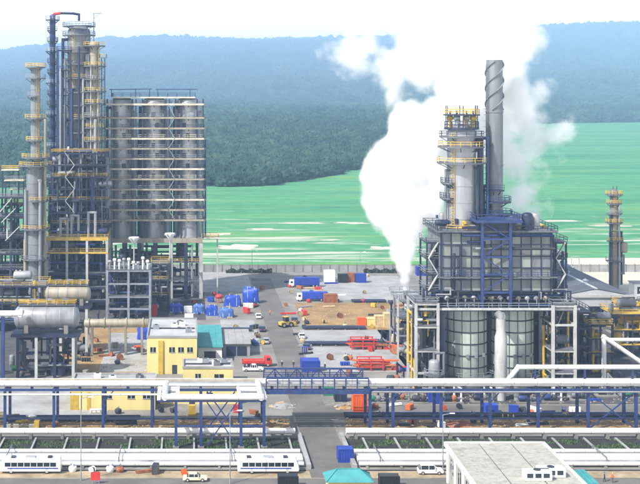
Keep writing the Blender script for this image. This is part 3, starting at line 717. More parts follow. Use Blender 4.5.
def triple_block():
    Y = 414.0; z = lambda py: ZA(py, Y-5)
    root = thing('triple_column_block', 'block of three grey columns tied by a dozen stacked platforms', 'column block', (0, Y, 0))
    xs = [XA(p, Y) for p in (121.5, 154.5, 188.5)]; r = 4.3; zb = z(238)
    pys = [104, 117.5, 128, 138.3, 148.3, 158.4, 168.6, 178.8, 189, 199.2, 209.4, 219.6]
    for i, x in enumerate(xs):
        MB().lathe(shell_profile(zb, z(103), r, 'dome', 3.45, True), 28, (x, 0)).build('shell', CLAD, root, True)
        MB().path([(x-r-.5, -2.4, zb), (x-r-.5, -2.4, z(108)), (x, -1, z(108))], .5, 10).build('riser_pipe', NAVY, root, True)
        MB().path([(x+r+.45, -2.8, zb), (x+r+.45, -2.8, z(112)), (x+1, -1, z(112))], .38, 10).build('riser_pipe', CLAD, root, True)
        MB().path([(x+r+1.5, -1.8, zb), (x+r+1.5, -1.8, z(140))], .3, 10).build('riser_pipe', BLUE, root, True)
    x0, x1 = XA(106, Y-5), XA(204, Y-5)
    for k, py in enumerate(pys):
        zz = z(py); mb = MB()
        for i, x in enumerate(xs):
            wl_, wr_ = r+1.5, r+1.5
            mb.box(x-wl_, x+wr_, -5.1, 4.9, zz-.5, zz)
        p = mb.build('platform', BEIGE if k % 2 == 0 or k > 7 else GRATE, root)
        for i, x in enumerate(xs): MB().box(x-r-1.48, x+r+1.48, -5.16, -5.06, zz-.5, zz+.12).build('parapet_band', WARM if (i+k) % 3 else CLAD2, p)
        MB().box(x0, x1, -5.9, -5.66, zz-.45, zz+.15).build('fascia', WARM if k % 3 else BEIGE, p)
        lk = MB()
        for a, b in ((xs[0]+r+1.5, xs[1]-r-1.5), (xs[1]+r+1.5, xs[2]-r-1.5), (x0, xs[0]-r-1.5), (xs[2]+r+1.5, x1)):
            lk.box(a+.02, b-.02, -4.2 if (k % 2) else -4.8, 2, zz-.4, zz-.03)
        lk.build('gangway', NAVY, p)
        MB().railrect(x0, x1, -5.0, 4.8, zz, .12, 1.2, 2.6).build('railing', [GALV, GALV, NAVY, BEIGE][k % 4], p)
        bk = MB()
        for x in xs:
            for a in (-2.6, 0, 2.6): bk.bar((x+a, -3.2, zz-2.0), (x+a, -4.8, zz-.5), .2)
        stuff(bk.build('bracket', NAVY, p))
    for px in (107.5, 114, 132.5, 136, 142.5, 147, 166, 169.5, 175.5, 181, 197, 203):
        MB().box(XA(px,Y-5)-.22, XA(px,Y-5)+.22, -5.62, -5.22, zb, z(99)).build('stanchion', NAVY, root)
    for i, x in enumerate(xs):
        for k in range(0, len(pys)-1):
            zz = z(pys[k+1])
            MB().box(x-2.2+1.3*((i+k) % 3), x-.9+1.3*((i+k) % 3), -4.6, -3.4, zz, zz+1.7).build('manway', [DARK, NAVY, GALV][(i+2*k) % 3], root)
    # crown deck with lifting beams
    zz = z(97); cr = MB().box(x0+2, x1-3, -4.6, 4.6, zz-.45, zz).build('crown_deck', BEIGE, root)
    MB().railrect(x0+2, x1-3, -4.5, 4.5, zz, .13, 1.3, 3).build('railing', BLUE, cr)
    mb = MB()
    for px in (112, 136, 150, 158, 190): mb.bar((XA(px,Y), -3, zz), (XA(px,Y), -3, zz+2.8), .25)
    mb.bar((XA(110,Y), -3, zz+2.5), (XA(152,Y), -3, zz+2.7), .3).bar((XA(156,Y), -3, zz+2.6), (XA(197,Y), -3, zz+2.6), .3).build('lifting_beam', BLUE, root)
    # zig-zag stair between platforms on the right column
    for k in range(len(pys)-1):
        a, b = z(pys[k+1]), z(pys[k]); s = k % 2
        MB().bar((xs[1]+4.9+(0 if s else 2.2), -5.5, a), (xs[1]+4.9+(2.2 if s else 0), -5.5, b), .8, .2).build('stair_flight', GALV, root)
    # table the columns stand on
    t = MB().box(x0+.3, x1-.6, -5.6, 5.6, zb-1.6, zb-.03).build('table_slab', WARM, root)
    for px in (109, 124, 139, 155, 171, 186, 201):
        for y in (-4.9, 4.9):
            MB().box(XA(px,Y-5)-.6, XA(px,Y-5)+.6, y-.6, y+.6, 0, zb-1.63).build('table_leg', LIGHTSTEEL if px in (201, 109, 171) else NAVY, root)
    for k, zz in enumerate((6.2, 12.4)):
        d = MB().box(x0+.4, x1-.7, -5.4, 5.4, zz-.35, zz).build('service_deck', GRATE, root); MB().railrect(x0+.4, x1-.7, -5.3, 5.3, zz, .11).build('railing', RAILY if k else GALV, d)
    rand_pipes(root, (x0+1, x1-1, -5.4, 4, .5, zb-2), 60, 23, [NAVY, DARK, CLAD2, BLUE, CLAD, WHITE], .15, .5)
    rand_vessels(root, (x0+1, x1-1, -4.5, 4.5, [0.05, 6.25, 12.45]), 16, 24, [DARK, NAVY, CLAD2, CLAD], 1.8, 3.4)
    p = MB().box(x1-.5, x1+5, -4, 0, zb-.4, zb).build('wing_platform', BEIGE, root); MB().railrect(x1-.5, x1+5, -4, 0, zb, .12).build('railing', RAILY, p)
    MB().bar((x1+4.6, -2, 0), (x1+4.6, -2, zb-.4), .45).build('prop', LIGHTSTEEL, p)
triple_block()
def lower_frames():
    Y0, Y1 = 372.0, 382.0; z = lambda py: ZA(py, Y0)
    x0, x1 = XA(107, Y0), XA(150, Y0); lv = [z(308), z(296), z(283), z(270)]; rand_seed = 33
    r = steel_frame('open_structure', 'open pale steel frame of two bays in front of triple column block', x0, x1, Y0, Y1, lv, 3, 2, GALV, .7, GALV, .55, GRATE, GALV, rails=[3], decks=[1,3])
    hx = (x1-x0)/2
    rand_pipes(r, (-hx, hx, -4, 5, 1, lv[-1]+1), 55, 31, [NAVY, DARK, CLAD2, BLUE, DARK], .15, .5)
    rand_vessels(r, (-hx, hx, -4, 5, [0, lv[1], lv[3]]), 9, 32, [DARK, NAVY, CLAD2, CLAD], 1.8, 3.2)
    rnd = random.Random(3)
    for i in range(9):      # row of relief valves on the top deck
        x = -hx+.8+(2*hx-1.6)*i/8; h = rnd.uniform(1.6, 3.4)
        MB().tube((x, -3.6, lv[3]), (x, -3.6, lv[3]+h), .28, 8).hdrum((x, -3.6, lv[3]+h+.4), .6, .5, 'x', 10).build('relief_valve', WPAINT if i % 3 else CLAD, r, True)
    x0, x1 = XA(-12, 352), XA(46, 352); Y0, Y1 = 352.0, 362.0; z = lambda py: ZA(py, Y0)
    lv = [z(340), z(322), z(303), z(286)]
    r = steel_frame('equipment_structure', 'low dark equipment frame behind polished drum at left edge', x0, x1, Y0, Y1, lv, 5, 2, NAVY, .5, NAVY, .45, GRATE, RAILY, rails=[3,2], braces=[(2,'f',1,2)])
    hx = (x1-x0)/2
    rand_pipes(r, (-hx, hx, -5, 5, 1, lv[-1]+2), 40, 41, [NAVY, DARK, CLAD2, BLUE, CLAD, WHITE, YEQ], .15, .45)
    rand_vessels(r, (-hx, hx, -4, 5, lv+[0]), 12, 42, [DARK, NAVY, CLAD2, CLAD], 1.5, 3)
    x0, x1 = XA(152, 392), XA(202, 392); Y0, Y1 = 388.0, 397.0; z = lambda py: ZA(py, Y0)
    lv = [z(296), z(280), z(264)]
    r = steel_frame('valve_structure', 'small dark valve frame at the foot of triple column block', x0, XA(168, 392), Y0, Y1, lv, 3, 2, NAVY, .5, NAVY, .45, GRATE, RAILY)
    rand_pipes(r, (-4, 4, -4.6, 4, 1, lv[-1]+1), 22, 51, [NAVY, DARK, CLAD2, BLUE, CLAD], .15, .4)
lower_frames()
def light_mast(px, pyb, pyt, label):
    x, y = G(px, pyb); zt = ZA(pyt, y); root = thing('light_mast', label, 'light mast', (x, y, 0), 0, 'floodlight masts')
    MB().tube((0,0,0), (0,0,zt), .34, 8, .2).build('pole', LIGHTSTEEL, root, True)
    MB().lathe([(0.01, zt-2.2), (.25, zt-2.2), (1.7, zt-.2), (1.7, zt+.3), (.01, zt+.3)], 14).build('lamp_ring', WPAINT, root, True)
    b = MB()
    for i in range(6): a = i*math.pi/3; b.box(1.75*math.cos(a)-.25, 1.75*math.cos(a)+.25, 1.75*math.sin(a)-.25, 1.75*math.sin(a)+.25, zt-.5, zt+.1)
    b.build('floodlight', GALV, root)
light_mast(134, 306, 238, 'floodlight mast with funnel head, left one in front of triple column block')
light_mast(170, 304, 234, 'floodlight mast with funnel head, right one in front of triple column block')

# horizontal drums on tables
def big_drum(name, label, pxa, pxb, pyc, r, Y, mat_, seed, legs=3, deck=True):
    x0, x1 = XA(pxa, Y), XA(pxb, Y); zc = ZA(pyc, Y); root = thing(name, label, 'drum', ((x0+x1)/2, Y, 0)); L = x1-x0-r
    MB().hdrum((0,0,zc), L, r, 'x', 26).build('shell', mat_, root, True)
    bd = MB()
    for i in range(5):
        x = -L/2 + L*i/4; bd.tube((x-.12,0,zc), (x+.12,0,zc), r+.06, 26)
    bd.build('strap_band', GALV, root, True)
    sd_ = MB()
    for k in (-1, 1): sd_.box(k*L*.36-.5, k*L*.36+.5, -r*.8, r*.8, zc-r-1.0, zc-r*.55)
    sd_.build('saddle', CONC, root)
    zd = zc-r-1.0
    MB().box(-L/2-r*.6, L/2+r*.6, -r-.8, r+.8, zd-.6, zd).build('table_deck', NAVY, root)
    for i in range(legs+1):
        for y in (-r-.3, r+.3): x = -L/2 + L*i/legs; MB().box(x-.35, x+.35, y-.35, y+.35, 0, zd-.6).build('leg', LIGHTSTEEL if i % 2 else NAVY, root)
    if deck:
        p = MB().box(-L/2-.2, L/2+.4, -.9, .9, zc+r+.25, zc+r+.4).build('top_walkway', GRATE, root); MB().railrect(-L/2-.2, L/2+.4, -.9, .9, zc+r+.4, .11).build('railing', RAILY, p)
    for i in range(3):
        x = -L*.3 + L*.3*i; MB().path([(x, 0, zc+r*.9), (x, 0, zc+r+1.6), (x+1.4, 0, zc+r+1.6)], .28, 8).build('nozzle_pipe', CLAD2, root, True)
    rand_pipes(root, (-L/2-.5, L/2, -r-.2, r+3, .4, zd-.9), 20, seed, [NAVY, DARK, BLUE, CLAD2], .15, .4)
    rand_vessels(root, (-L/2, L/2, -r, r+2, [0.05]), 5, seed+1, [DARK, NAVY, CLAD2], 1.6, 2.6)
    return root
d = big_drum('horizontal_drum', 'large polished silver horizontal drum on tall table, left foreground', 14, 80, 317, 2.75, 299, CLAD, 60)
big_drum('overhead_drum', 'smaller warm grey horizontal drum behind the polished silver drum', 45, 91, 293.5, 2.0, 324, WARM, 64)
def beige_exchanger():
    Y = 322; x0, x1 = XA(84, Y), XA(150, Y); zc = ZA(323, Y); root = thing('long_exchanger', 'long thin beige heat exchanger lying right of the polished drum', 'heat exchanger', ((x0+x1)/2, Y, 0)); L = x1-x0-1
    MB().hdrum((0,0,zc), L, 1.15, 'x', 18).build('shell', WARM, root, True)
    f = MB()
    for x in (-L*.45, -L*.2, L*.15, L*.42): f.tube((x-.15,0,zc), (x+.15,0,zc), 1.45, 18)
    f.build('flange', WARM, root, True)
    for x in (-L*.4, -L*.12, L*.14, L*.4): MB().box(x-.3, x+.3, -.9, .9, 0, zc-.8).build('pier', CONC, root)
    for x in (-L*.3, L*.05, L*.3): MB().path([(x, 0, zc+1), (x, 0, zc+2.4), (x, 4, zc+2.4)], .25, 8).build('nozzle_pipe', NAVY, root, True)
beige_exchanger()
def left_feed_pipe():
    Y = 296; z = ZA(311, Y); root = thing('feed_pipe', 'thick white feed pipe entering from left frame edge', 'pipe', (XA(5, Y), Y, 0))
    MB().path([(-14, -3.4, z), (4.2, -3.4, z), (4.2, -1.0, z)], .75, 14).build('pipe', WHITE, root, True)
    for x in (-10, 0): MB().box(x-.4, x+.4, -3.9, -2.9, 0, z-.7).build('support_post', BLUE, root)
left_feed_pipe()

# ------------------------------------------------------------------ right process unit (boiler on two silos, column, straked stack)
YF = 279.0
zF = lambda py, Y=YF: ZA(py, Y)
def silo(px, label):
    r = 4.95; Y = YF+5.6; X = XA(px, Y-3); zt = 20.2
    root = thing('silo', label, 'silo', (X, Y, 0), 0, 'pair of cladded silos')
    MB().lathe([(0.01, .3), (r*.86, .3), (r*.86, 2.2), (r, 3.2), (r, zt), (r*.55, zt+2.0), (.01, zt+2.0)], 48).build('shell', mat('silo_shell', (0.50, 0.55, 0.50), 0.55, 0.1, 0.2, 0.45, 0.8, grime=0.4), root, True)
    z = 3.4; k = 0
    while z < zt:
        MB().lathe([(r+.005, z-.16), (r+.13, z-.14), (r+.13, z+.14), (r+.005, z+.16)], 48).build('hoop', DARK, root, True); z += 2.75; k += 1
    rib = MB().box(-.07, .07, r-.02, r+.12, 3.3, zt).mesh('rib', DARK)
    for i in range(16):
        o = link('rib', rib, root); o.rotation_euler = (0, 0, 2*math.pi*i/16)
    MB().lathe([(r*.88, .02), (r*.98, .02), (r*.98, .6), (r*.88, .6)], 32).build('base_ring', CONC, root, True)
    for a in (235, 262, 285, 310):
        c, s = math.cos(R(a)), math.sin(R(a))
        MB().box(c*(r+.1)-.35, c*(r+.1)+.35, s*(r+.1)-.35, s*(r+.1)+.35, 8.6, 9.4).build('inspection_box', GALV, root)
    ring_platform(root, 4.0, r+.1, r+1.6, 190, 350, GALV)
    return root
silo(468.5, 'left of two grey green ribbed silos under the boiler house')
silo(515.5, 'right of two grey green ribbed silos under the boiler house')
def boiler():
    x0, x1 = XA(441, YF), XA(551, YF); z0, z1 = zF(291), zF(233); Y0, Y1 = YF, YF+15
    cxm = (x0+x1)/2
    root = thing('boiler_house', 'grey panelled boiler house with navy frame raised above the twin silos', 'boiler', (cxm, Y0, 0)); hx = (x1-x0)/2
    MB().box(-hx, hx, 0, Y1-Y0, z0, z1).build('casing', CLAD2, root)
    nc, nr = 11, 5; pw, ph = 2*hx/nc, (z1-z0)/nr
    pm = MB().box(-pw/2+.13, pw/2-.13, -.14, -.002, .14, ph-.14).mesh('panel', SILO)
    pm2 = MB().box(-pw/2+.13, pw/2-.13, -.14, -.002, .14, ph-.14).mesh('panel', CLAD2)
    for j in range(nr):
        for i in range(nc): link('panel', pm2 if (i*7+j*5) % 3 else pm, root, (-hx+pw*(i+.5), 0, z0+ph*j))
    nd = 5; pd = (Y1-Y0)/nd; sm_ = MB().box(-.14, -.002, .13, pd-.13, .14, ph-.14).mesh('panel', CLAD2)
    for j in range(nr):
        for i in range(nd): link('panel', sm_, root, (-hx, pd*i, z0+ph*j))
    for i in range(nc+1):      # buckstays
        x = -hx+pw*i; main = i in (0, 4, 7, nc)
        MB().box(x-(.22 if main else .1), x+(.22 if main else .1), -.55 if main else -.32, -.004, z0-.5, z1+(.9 if main else .2)).build('buckstay', BLUE if i in (4, 7) else NAVY, root)
    for j in range(nr+1):
        MB().box(-hx-.3, hx+.3, -.40, -.006, z0+ph*j-.11, z0+ph*j+.11).build('girt', NAVY, root)
    # roof deck, parapet rails and clutter
    d = MB().box(-hx-1.2, hx+1.2, -1.6, Y1-Y0+.8, z1+.3, z1+.65).build('roof_deck', GRATE, root)
    MB().railrect(-hx-1.1, hx+1.1, -1.5, Y1-Y0+.7, z1+.65, .11).build('railing', NAVY, d)
    # middle walkways
    for k, py in enumerate((276,)):
        zz = zF(py); w = MB().box(-hx-1.1, hx+1.1, -1.7, -.6, zz-.25, zz).build('walkway', GRATE, root)
        MB().railrect(-hx-1.1, hx+1.1, -1.65, -.65, zz, .1, 1.1, 2.2, 'f').build('railing', NAVY if k else BLUE, w)
    # burner deck between boiler and silos
    zb = zF(306); dk = MB().box(-hx-5.8, hx+5.8, -2.6, Y1-Y0, zb-.75, zb).build('burner_deck', NAVY, root)
    MB().railrect(-hx-5.7, hx+5.7, -2.5, Y1-Y0-.1, zb, .1, 1.1, 2.2, 'flr').build('railing', GALV, dk)
    MB().box(-hx-5.8, hx+5.8, -2.75, -2.62, zb-.5, zb+.05).build('deck_fascia', LIGHTSTEEL, dk)
    MB().box(-hx+1, hx-1, 2.0, Y1-Y0-1, zb, z0).build('hopper_casing', DARK, root)
    rnd = random.Random(9)
    for i in range(12):        # burner cans
        x = -hx+1.4+(2*hx-2.8)*i/11
        c = MB().hdrum((x, .6, zb+1.8), 1.4, .62, 'y', 14).build('burner', [CLAD, CLAD2, WARM][i % 3], root, True)
        MB().tube((x, -.6, zb+1.8), (x, -.6, zb), .14, 8).build('fuel_line', GALV, c, True)
    # legs
    for px in (441, 551):
        for y in (-1.9, 12):
            x = XA(px, YF)-cxm; MB().box(x-.55, x+.55, y-.45, y+.45, 0, zb-.78).build('leg', NAVY, root)
    # blue lift tower in the middle of the front
    xa, xb = XA(480, YF)-cxm, XA(508, YF)-cxm
    for x in (xa, xb): MB().box(x-.3, x+.3, -2.35, -1.75, zb, zF(219)).build('tower_post', BLUE, root)
    zz = zb+3.5; s = 1
    while zz < zF(226):
        MB().box(xa, xb, -2.25, -1.9, zz-.2, zz+.2).build('tower_beam', BLUE, root)
        MB().bar((xa if s > 0 else xb, -2.05, zz), (xb if s > 0 else xa, -2.05, min(zz+4.1, zF(221))), .24).build('tower_brace', BLUE, root); zz += 4.1; s = -s
    t = MB().box(xa-1.6, xb+2.6, -3.0, 6, zF(219)-.6, zF(219)).build('tower_deck', BLUE, root)
    MB().railrect(xa-1.5, xb+2.5, -2.9, 5.9, zF(219), .14, 1.3, 2).build('railing', BLUE, t)
    MB().box(xa-.6, xb+1.4, -1.4, 4.5, z1+.66, zF(222)).build('tower_house', NAVY, root)
    rand_pipes(root, (-hx-1.5, hx+1.5, -1.5, -.7, z0, z1+2), 12, 71, [NAVY, BLUE, CLAD2, DARK, CLAD], .12, .32)
    rand_pipes(root, (-hx-5, hx+5, 11, 15, 1, zb-1.5), 30, 72, [NAVY, DARK, CLAD2, BLUE, DARK], .15, .42)
    rand_pipes(root, (-hx-5, hx+5, -2.0, 1.2, zb+.3, z0+1), 26, 73, [NAVY, CLAD, CLAD2, BLUE, DARK], .12, .3)
    rand_pipes(root, (-hx, hx, -.8, 12, z1+.8, z1+3.2), 26, 74, [NAVY, CLAD, CLAD2, BLUE, YEQ, WHITE], .15, .4)
    rand_vessels(root, (-hx, hx, 0, 12, [z1+.66]), 9, 75, [CLAD, CLAD2, NAVY], 1.4, 2.6)
    # central white downcomer
    x = XA(499.5, YF-3.2)-cxm
    MB().lathe([(.01, .1), (1.1, .1), (1.1, 2.5), (1.4, 3.3), (1.4, 14.5), (1.05, 15.6), (1.05, 18.6), (.01, 18.6)], 18, (x, -4.4)).build('downcomer', LIGHTSTEEL, root, True)
    MB().path([(x, -4.4, 18.2), (x, -4.4, 19.3), (x, 0, 19.3)], .9, 14).build('downcomer_bend', CLAD, root, True)
boiler()
def regenerator():
    Y = YF+6.5; z = lambda py: ZA(py, Y); X = XA(461.5, Y); zb = z(234)
    P = [(z(146), 3.35, 5.6, 130, 330, RAILY), (z(162), 3.35, 5.8, 140, 340, RAILY), (z(182), 3.35, 4.9, 170, 230, NAVY), (z(197), 3.35, 5.1, 165, 225, NAVY), (z(228), 3.35, 5.6, 150, 390, RAILY), (z(136), 3.35, 5.2, 120, 420, NAVY)]
    root = column('regenerator_column', 'silver column with yellow railed crown of valves beside the straked stack', X, Y,
            [(zF(300), zb, 3.6), (zb-.02, z(131), 3.35)], CLAD, P,
            [(340, zb, z(140), .75, NAVY, .8), (8, zb, z(150), .5, CLAD, 1.0), (320, zb, z(160), .35, NAVY, .6), (352, zb, z(138), .4, BLUE, 2.4), (200, zb, z(170), .3, CLAD2, .7)],
            [(3.4, 225, zb, z(132))], cat='column', bands=3.9)
    zc = z(129)
    c = MB().plate(0.3, 4.1, zc-.1, zc+.35, 0, 360, 24).build('crown_deck', NAVY, root); MB().railring(4.0, zc+.35, 0, 360, 16, .13, 1.4).build('railing', NAVY, c)
    for i in range(8):
        a = 2*math.pi*i/8+.2; x, y = 2.9*math.cos(a), 2.9*math.sin(a)
        v = MB().tube((x,y,zc), (x,y,zc+2.2), .34, 8).hdrum((x,y,zc+2.6), .9, .62, 'x', 12).build('relief_valve', [WARM, YEQ, CLAD][i % 3], root, True)
        MB().tube((x,y,zc+3), (x,y,zc+4.3), .16, 6).build('vent', NAVY, v)
    t = MB().plate(2.0, 4.3, zc+3.2, zc+3.5, 0, 360, 24).build('upper_ring', NAVY, root); MB().railring(4.2, zc+3.5, 0, 360, 16, .13, 1.2).build('railing', RAILY, t)
    for i in range(6):
        a = 2*math.pi*i/6+.4; MB().bar((4.0*math.cos(a), 4.0*math.sin(a), zc+.3), (4.0*math.cos(a), 4.0*math.sin(a), zc+5.6), .2).build('ring_post', NAVY, root)
regenerator()
def stack():
    Y = YF+8.5; z = lambda py: ZA(py, Y); X = XA(494.5, Y); zt = z(60); r = 1.98
    root = thing('straked_stack', 'tall grey chimney stack with spiral strakes near its top', 'chimney', (X, Y, 0))
    MB().lathe([(.01, 0), (r*1.15, 0), (r*1.15, z(232)), (r, z(226)), (r, z(165)-.15), (r+.1, z(165)-.15), (r+.1, z(165)+.15), (r, z(165)+.15), (r, z(112)-.15), (r+.12, z(112)-.15), (r+.12, z(112)+.15), (r*.98, z(112)+.15),
                (r*.98, zt), (r*.84, zt), (r*.84, zt-3), (.01, zt-3)], 36).build('shell', CLAD2, root, True)
    for s in range(3):
        vs_ = []; N = 60; za, zb_ = z(110), zt-.3
        for i in range(N+1):
            t = i/N; a = 2*math.pi*(s/3) + t*2*math.pi*1.05; zz = za+(zb_-za)*t
            for (rr, dz) in ((r*.97, -.11), (r+.30, -.06), (r+.30, .06), (r*.97, .11)): vs_.append((rr*math.cos(a), rr*math.sin(a), zz+dz))
        fs_ = [(4*i+k, 4*i+4+k, 4*i+4+(k+1) % 4, 4*i+(k+1) % 4) for i in range(N) for k in range(4)] + [(0,1,2,3), (4*N+3, 4*N+2, 4*N+1, 4*N)]
        MB().add(vs_, fs_).build('strake', CLAD2, root, True)
    ring_platform(root, z(201), r, r+1.9, 140, 400, BLUE, NAVY); ring_platform(root, z(189), r, r+1.3, 170, 300, BLUE, NAVY); ring_platform(root, z(214), r+.1, r+2.2, 180, 420, BLUE, NAVY)
    ladder(root, r, 205, z(230), zt-1, CLAD2)
    MB().path([(-r-.8, -.6, z(230)), (-r-.8, -.6, z(186)), (-.5, -.6, z(186))], .4, 10).build('side_pipe', NAVY, root, True)
stack()
def fcc_side_frames():
    Y0, Y1 = 276.0, 286.0; z = lambda py: ZA(py, Y0)
    x0, x1 = XA(416, Y0), XA(438, Y0)
    r = steel_frame('access_structure', 'white steel access frame left of the twin silos', x0, x1, Y0, Y1, [z(372), z(350), z(326), z(303)], 2, 2, LIGHTSTEEL, .6, LIGHTSTEEL, .5, GRATE, GALV, decks=[1,2,3], rails=[3])
    hx = (x1-x0)/2
    rand_pipes(r, (-hx-1, hx, -4, 5, 1, z(303)), 26, 81, [NAVY, DARK, CLAD2, WHITE, DARK, YEQ], .15, .4)
    rand_vessels(r, (-hx, hx, -3, 5, [0, z(350), z(326)]), 5, 82, [DARK, CLAD2, NAVY], 1.4, 2.4)
    x0, x1 = XA(553, Y0), XA(575, Y0)
    r = steel_frame('access_structure', 'white steel access frame right of the twin silos', x0, x1, Y0, Y1, [z(372), z(350), z(324), z(305)], 2, 2, LIGHTSTEEL, .65, LIGHTSTEEL, .5, GRATE, GALV, decks=[0,1,3], rails=[3])
    rand_pipes(r, (-hx-1, hx, -3, 5, 1, z(305)), 24, 83, [NAVY, DARK, CLAD2, DARK, YEQ], .15, .4)
    rand_vessels(r, (-hx, hx, -3, 5, [0, z(350)]), 4, 84, [DARK, CLAD2, NAVY], 1.4, 2.4)
    # stair towers hugging the boiler
    for (pa, pb, lab, sd_) in ((427, 439, 'dark stair tower on left flank of boiler house', 85), (554, 566, 'dark stair tower on right flank of boiler house', 86)):
        Y0, Y1 = 281.0, 289.0; z = lambda py: ZA(py, Y0); x0, x1 = XA(pa, Y0), XA(pb, Y0)
        lv = [z(p) for p in (372, 350, 328, 306, 290, 274, 258, 242)]
        r = steel_frame('stair_tower', lab, x0, x1, Y0, Y1, lv, 2, 2, NAVY, .4, NAVY, .4, GRATE, [NAVY, GALV][sd_ % 2])
        hx = (x1-x0)/2
        for k in range(len(lv)-1):
            s = 1 if k % 2 else -1
            MB().bar((s*hx*.8, -4.3, lv[k]), (-s*hx*.8, -4.3, lv[k+1]), .8, .22).build('stair_flight', LIGHTSTEEL, r)
        rand_pipes(r, (-hx, hx, -3.8, 4, 1, lv[-1]), 16, sd_, [NAVY, CLAD2, BLUE, DARK, CLAD], .15, .4)
fcc_side_frames()
def small_drum():
    x, y = G(431.5, 398); root = thing('knockout_drum', 'small pale vertical drum beside white access frame left of silos', 'drum', (x, y-3, 0))
    MB().lathe(shell_profile(0.8, 9.0, 1.25, 'dome', 2.2), 20).build('shell', CLAD, root, True)
    for a in range(4): MB().box(1.1*math.cos(a*1.57+.8)-.15, 1.1*math.cos(a*1.57+.8)+.15, 1.1*math.sin(a*1.57+.8)-.15, 1.1*math.sin(a*1.57+.8)+.15, 0, .9).build('leg', DARK, root)
    MB().path([(0,0,9.4), (0,0,11), (2.2,0,11), (2.2,0,5)], .3, 8).build('outlet_pipe', CLAD2, root, True)
    ring_platform(root, 6.4, 1.25, 2.3, 180, 360, GALV)
small_drum()
def steam_vent():
    x, y = G(406, 350); root = thing('vent_stack', 'short dark vent pipe under the white steam plume', 'vent', (x, y, 0))
    zt = ZA(291, y)
    MB().lathe([(.01, 0), (1.0, 0), (1.0, .5), (.7, .6), (.7, zt-.5), (.95, zt-.4), (.95, zt), (.6, zt), (.6, zt-2), (.01, zt-2)], 16).build('pipe', CLAD2, root, True)
    ring_platform(root, zt-2.4, .7, 1.9, 0, 360, GALV)
    for a in (30, 150, 270): MB().bar((2.6*math.cos(R(a)), 2.6*math.sin(R(a)), 0), (.7*math.cos(R(a)), .7*math.sin(R(a)), zt*.6), .2).build('stay', NAVY, root)
    ladder(root, .7, 300, 0, zt-2)
steam_vent()
def vent_frame():
    Y0, Y1 = 318.0, 330.0; z = lambda py: ZA(py, Y0); x0, x1 = XA(398, Y0), XA(428, Y0)
    r = steel_frame('vent_structure', 'low pale pipe frame round the steaming vent', x0, x1, Y0, Y1, [z(335), z(317), z(299)], 3, 2, LIGHTSTEEL, .45, GALV, .4, GRATE, GALV, decks=[1], rails=[2])
    rand_pipes(r, (-5, 5, -6, 6, .6, z(297)), 28, 91, [WHITE, CLAD2, DARK, NAVY, CLAD, WARM], .15, .45)
    rand_vessels(r, (-4.5, 4.5, -5, 5, [0, z(317)]), 7, 92, [CLAD, CLAD2, WARM, DARK], 1.4, 2.6)
vent_frame()

# ------------------------------------------------------------------ far right: hall, flare column, yellow units
def hall():
    x0, x1, y0, y1 = 113.0, 133.5, 364.0, 430.0; h = 8.6; xr = (x0+x1)/2
    root = thing('long_hall', 'long grey pitched roof hall standing right of boiler house', 'hall', (xr, y0, 0)); hx = (x1-x0)/2; L = y1-y0
    MB().add([(-hx,0,0),(hx,0,0),(hx,0,h),(0,0,h+1.9),(-hx,0,h),(-hx,L,0),(hx,L,0),(hx,L,h),(0,L,h+1.9),(-hx,L,h)],
             [(0,1,2,3,4),(9,8,7,6,5),(0,5,6,1),(1,6,7,2),(4,9,5,0)]).build('wall', ROOFG, root)
    n = 22
    for s in (-1, 1):
        a = Vector((0, 0, h+2.06)); b = Vector((s*(hx+.7), 0, h-.02)); 
        pm = MB().add([(a.x, .05, a.z), (b.x, .05, b.z), (b.x, L/n-.05, b.z), (a.x, L/n-.05, a.z), (a.x, .05, a.z+.12), (b.x, .05, b.z+.12), (b.x, L/n-.05, b.z+.12), (a.x, L/n-.05, a.z+.12)],
                      [(3,2,1,0),(4,5,6,7),(0,1,5,4),(1,2,6,5),(2,3,7,6),(3,0,4,7)]).mesh('roof_sheet', ROOFD)
        for i in range(n): link('roof_sheet', pm, root, (0, L*i/n, 0.015*(i % 2)))
    MB().box(-.4, .4, -.2, L, h+2.05, h+2.3).build('ridge_cap', ROOFG, root)
    MB().box(-hx-.9, hx+.9, -.5, -.06, h-.5, h+.35).build('eave_band', LIGHTSTEEL, root)
    for i in range(3):
        x = -hx+3.6+i*6.6; d = MB().box(x-2.2, x+2.2, -.12, -.01, 0.1, 5.4).build('shutter_door', NAVY if i != 1 else GLASS, root)
        MB().box(x-2.4, x+2.4, -.2, -.13, 5.4, 5.7).build('lintel', LIGHTSTEEL, d)
    for i in range(9): MB().box(-hx-.08, -hx-.005, 4+i*7, 7.4+i*7, 4.4, 6.4).build('window', GLASS, root)
    for i in range(3): MB().lathe([(.01,h+2.2),(.7,h+2.2),(.7,h+3),(1.0,h+3.1),(.01,h+3.7)], 12, (0, 10+i*18)).build('roof_vent', GALV, root, True)
    # sloping conduit along the left eave
    MB().path([(-hx-1.2, -2, h+.4), (-hx-1.2, 40, h+.4)], .45, 10).build('eave_pipe', WHITE, root, True)
hall()
